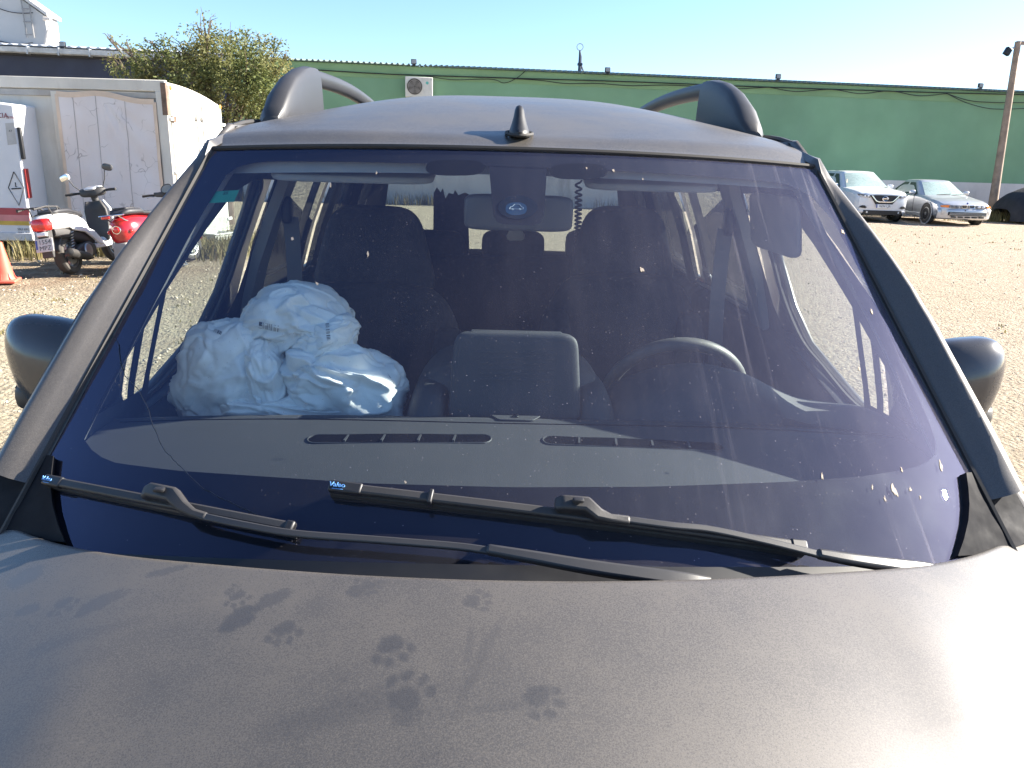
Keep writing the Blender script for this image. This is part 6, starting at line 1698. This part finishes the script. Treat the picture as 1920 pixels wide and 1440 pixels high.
suv = parked_car('parked_car', 'white crossover with V-shaped grille parked facing out from the green wall', 12.62, 25.35, dict(
    stations=[(0, .66, .34, .70, .87, .02), (.06, .78, .26, .76, .92, .03), (.22, .86, .22, .84, .97, .04), (.50, .905, .22, .89, 1.01, .04), (1.0, .915, .22, .94, 1.05, .04), (1.35, .915, .22, .96, 1.07, .03), (2.4, .915, .22, .99, 1.06, .0), (3.6, .91, .22, 1.04, 1.08, .0), (4.1, .88, .24, 1.02, 1.08, .0), (4.38, .76, .30, .90, .98, .0)],
    green=(1.15, 2.02, 3.75, 4.22, .84, .62, 1.00, 1.59), bpost=2.45, axles=(.86, 3.50), wr=.345, track=.915, spokes=5, archm=M_BLKPL2, hz=.88), M_CWHITE)
def ny_(x): return float(np.interp(abs(x), [0, .30, .60, .66, .78, .86, .905], [-.03, -.025, -.012, .0, .06, .22, .5]))-.012
def nose(pts, lift=0.0): return [(x, ny_(x)-lift, z) for x, z in pts]
face_patch(suv, 'grille', nose([(-.48, .845), (-.2, .855), (.2, .855), (.48, .845), (.34, .66), (.27, .56), (-.27, .56), (-.34, .66)]), M_BLKPL2, .012)
for s in (-1, 1):
    ob('grille_blade', MB().flatbar([(s*.44, ny_(.44)-.02, .84), (s*.28, ny_(.28)-.025, .67), (s*.20, ny_(.2)-.03, .645), (0, ny_(0)-.03, .64)], .035, .035, (0, -1, 0)), M_CHR, suv, bevel=.006)
    face_patch(suv, 'headlight', nose([(s*.46, .83), (s*.60, .85), (s*.74, .87), (s*.83, .88), (s*.80, .82), (s*.70, .79), (s*.50, .76)]), mat('lamp_smoke', (.07, .08, .10), .08, coat=1), .014, .006)
    for dx in (.56, .66): ob('lamp_projector', MB().sq((s*dx, ny_(dx)-.015, .815), (.08, .05, .05), .9, .9, 14, 10), mat('lamp_clear', (.65, .67, .7), .1, coat=1), suv)
    ob('running_light', MB().flatbar([(s*.52, ny_(.52)-.018, .772), (s*.68, ny_(.68)-.018, .797), (s*.79, ny_(.79)-.018, .835)], .016, .016, (0, 0, 1)), MATS['lamp_clear'], suv)
    face_patch(suv, 'fog_lamp_recess', nose([(s*.54, .46), (s*.62, .52), (s*.70, .52), (s*.78, .45), (s*.60, .43)]), M_BLKPL2, .012)
    face_patch(suv, 'bumper_corner', nose([(s*.50, .34), (s*.76, .36), (s*.80, .30), (s*.50, .28)], .004), M_CWHITE, .012)
face_patch(suv, 'lower_intake', nose([(-.62, .37), (.62, .37), (.66, .24), (-.66, .24)]), M_BLKPL2, .012)
ob('badge_ring', MB().tube([Vector((.085*math.cos(t), ny_(0)-.03, .745+.07*math.sin(t))) for t in np.linspace(0, 2*math.pi, 26)], .012, 6), M_CHR, suv)
ob('badge_bar', MB().box((0, ny_(0)-.036, .745), (.21, .015, .034)), M_CHR, suv, bevel=.004)
pt = ob('number_plate', MB().box((0, -.066, .51), (.52, .012, .12)), mat('plate_car', (.66, .66, .66), .4), suv, bevel=.004)
text_mesh('plate_text', '4694 LJR', .105, M_PRINT, pt, frame_mtx((.02, -.074, .51), (1, 0, 0), (0, 0, 1)), .0008)
ob('plate_band', MB().box((-.242, -.0725, .51), (.036, .003, .11)), M_EU, pt, smooth=0)
cpe = parked_car('parked_car', 'silver two-door coupe with twin kidney grille and orange indicator', 15.02, 24.72, dict(
    stations=[(0, .66, .30, .52, .62, .01), (.05, .78, .22, .54, .67, .02), (.2, .84, .19, .60, .72, .03), (.5, .87, .18, .68, .78, .035), (1.0, .878, .18, .76, .84, .035), (1.40, .878, .18, .82, .90, .02), (2.4, .878, .18, .85, .91, .0), (3.6, .87, .18, .86, .95, .0), (4.2, .83, .20, .84, .95, .0), (4.45, .72, .28, .74, .86, .0)],
    green=(1.25, 2.05, 3.05, 3.85, .80, .58, .86, 1.37), bpost=2.55, axles=(.78, 3.50), wr=.315, track=.878, spokes=5, archm=M_CSILVER, hz=.74), M_CSILVER)
def nc_(x): return float(np.interp(abs(x), [0, .60, .66, .78, .84, .87], [-.012, -.010, .0, .05, .2, .5]))-.010
def cnose(pts, lift=0.0): return [(x, nc_(x)-lift, z) for x, z in pts]
for s in (-1, 1):
    kid = cnose([(s*.035, .625), (s*.20, .63), (s*.215, .595), (s*.19, .545), (s*.06, .545), (s*.035, .57)])
    face_patch(cpe, 'kidney_grille', kid, M_BLKPL2, .012, .006)
    ob('kidney_rim', MB().tube([Vector(p)+Vector((0, -.016, 0)) for p in kid+[kid[0]]], .010, 5), M_CHR, cpe)
    face_patch(cpe, 'headlight', cnose([(s*.27, .63), (s*.58, .63), (s*.60, .545), (s*.29, .54)]), mat('lamp_grey', (.14, .15, .17), .08, coat=1), .012)
    for dx in (.36, .50): ob('lamp_projector', MB().sq((s*dx, nc_(dx)-.012, .587), (.10, .04, .07), .9, .9, 14, 10), MATS['lamp_clear'] if s > 0 else MATS['lamp_smoke'], cpe)
    face_patch(cpe, 'indicator', cnose([(s*.60, .63), (s*.72, .625), (s*.80, .61), (s*.80, .56), (s*.62, .548)]), mat('lamp_orange', (.80, .20, .02), .25, coat=1), .014)
ob('bumper', MB().loft([[Vector((x, yb2+.20*(abs(x)/.83)**3.0, z)) for x in np.linspace(-.86, .86, 25)] for yb2, z in ((-.02, .53), (-.08, .51), (-.10, .46), (-.10, .36), (-.07, .22), (.02, .18))], False, False), M_CSILVER, cpe, smooth=50)
face_patch(cpe, 'lower_intake', [(-.60, -.045, .42), (.60, -.045, .42), (.60, -.045, .31), (-.60, -.045, .31)], M_BLKPL2, .06)
for z in (.345, .385): ob('intake_bar', MB().box((0, -.108, z), (1.2, .012, .010)), M_CSILVER, cpe, smooth=0)
for i in range(5): ob('intake_slot', MB().box((-.45+.225*i, -.098, .265), (.17, .02, .045)), M_BLKPL2, cpe, bevel=.008)
ob('tow_cap', MB().sq((-.1, -.095, .47), (.05, .02, .04), .7, .7, 12, 8), M_BLKPL2, cpe)
ob('badge', MB().lathe([(0, 0), (.03, 0), (.03, .006), (0, .006)], 18, Matrix.Translation((0, .03, .69)) @ Matrix.Rotation(rad(70), 4, 'X')), M_EU, cpe)
# ---- car under a dark cover beside the pole
M_COVER = mat('dark_cover', (.018, .020, .026), .85, var=.25, vscale=2, bump=.4, bscale=14, bdist=.02)
cvr = thing('covered_car', 'low car under a dark fabric cover beside the leaning pole', 'car', (20.1, 27.4, 0))
CV = np.array([(0, .55, .45), (.12, .80, .80), (.4, .90, 1.0), (.8, .93, 1.18), (1.3, .92, 1.34), (2.1, .88, 1.45), (2.7, .86, 1.46), (3.3, .86, 1.38), (3.9, .88, 1.08), (4.3, .86, .92), (4.5, .60, .45)])
rows = []
for y in np.linspace(0, 4.5, 44):
    hw, zt_ = float(np.interp(y, CV[:, 0], CV[:, 1])), float(np.interp(y, CV[:, 0], CV[:, 2]))
    row = []
    for t in np.linspace(0, math.pi, 31):
        k = math.sin(t)
        x = math.copysign(abs(math.cos(t))**.55, math.cos(t))*hw*(1-.16*max(0, k-.4)); z = .06+(zt_-.06)*k**.62
        if k < .5: x *= 1+.03*math.sin(y*17+x*3)*(1-k*2)
        row.append(Vector((z*0+x, y, z)))
    rows.append(row)
# parked side-on to the wall
cover = ob('cover', MB().loft([[Vector((p.y-2.2, p.x, p.z)) for p in r] for r in rows], False, False), M_COVER, cvr, smooth=60)
for x in (-1.35, 1.25):
    for s in (-1, 1):
        ob('wheel', MB().lathe([(.0, -.09), (.2, -.09), (.30, -.08), (.31, 0), (.30, .08), (.2, .09), (0, .09)], 24, Matrix.Translation((x, s*.72, .30)) @ Matrix.Rotation(rad(90), 4, 'X')), M_TYRE, cvr)
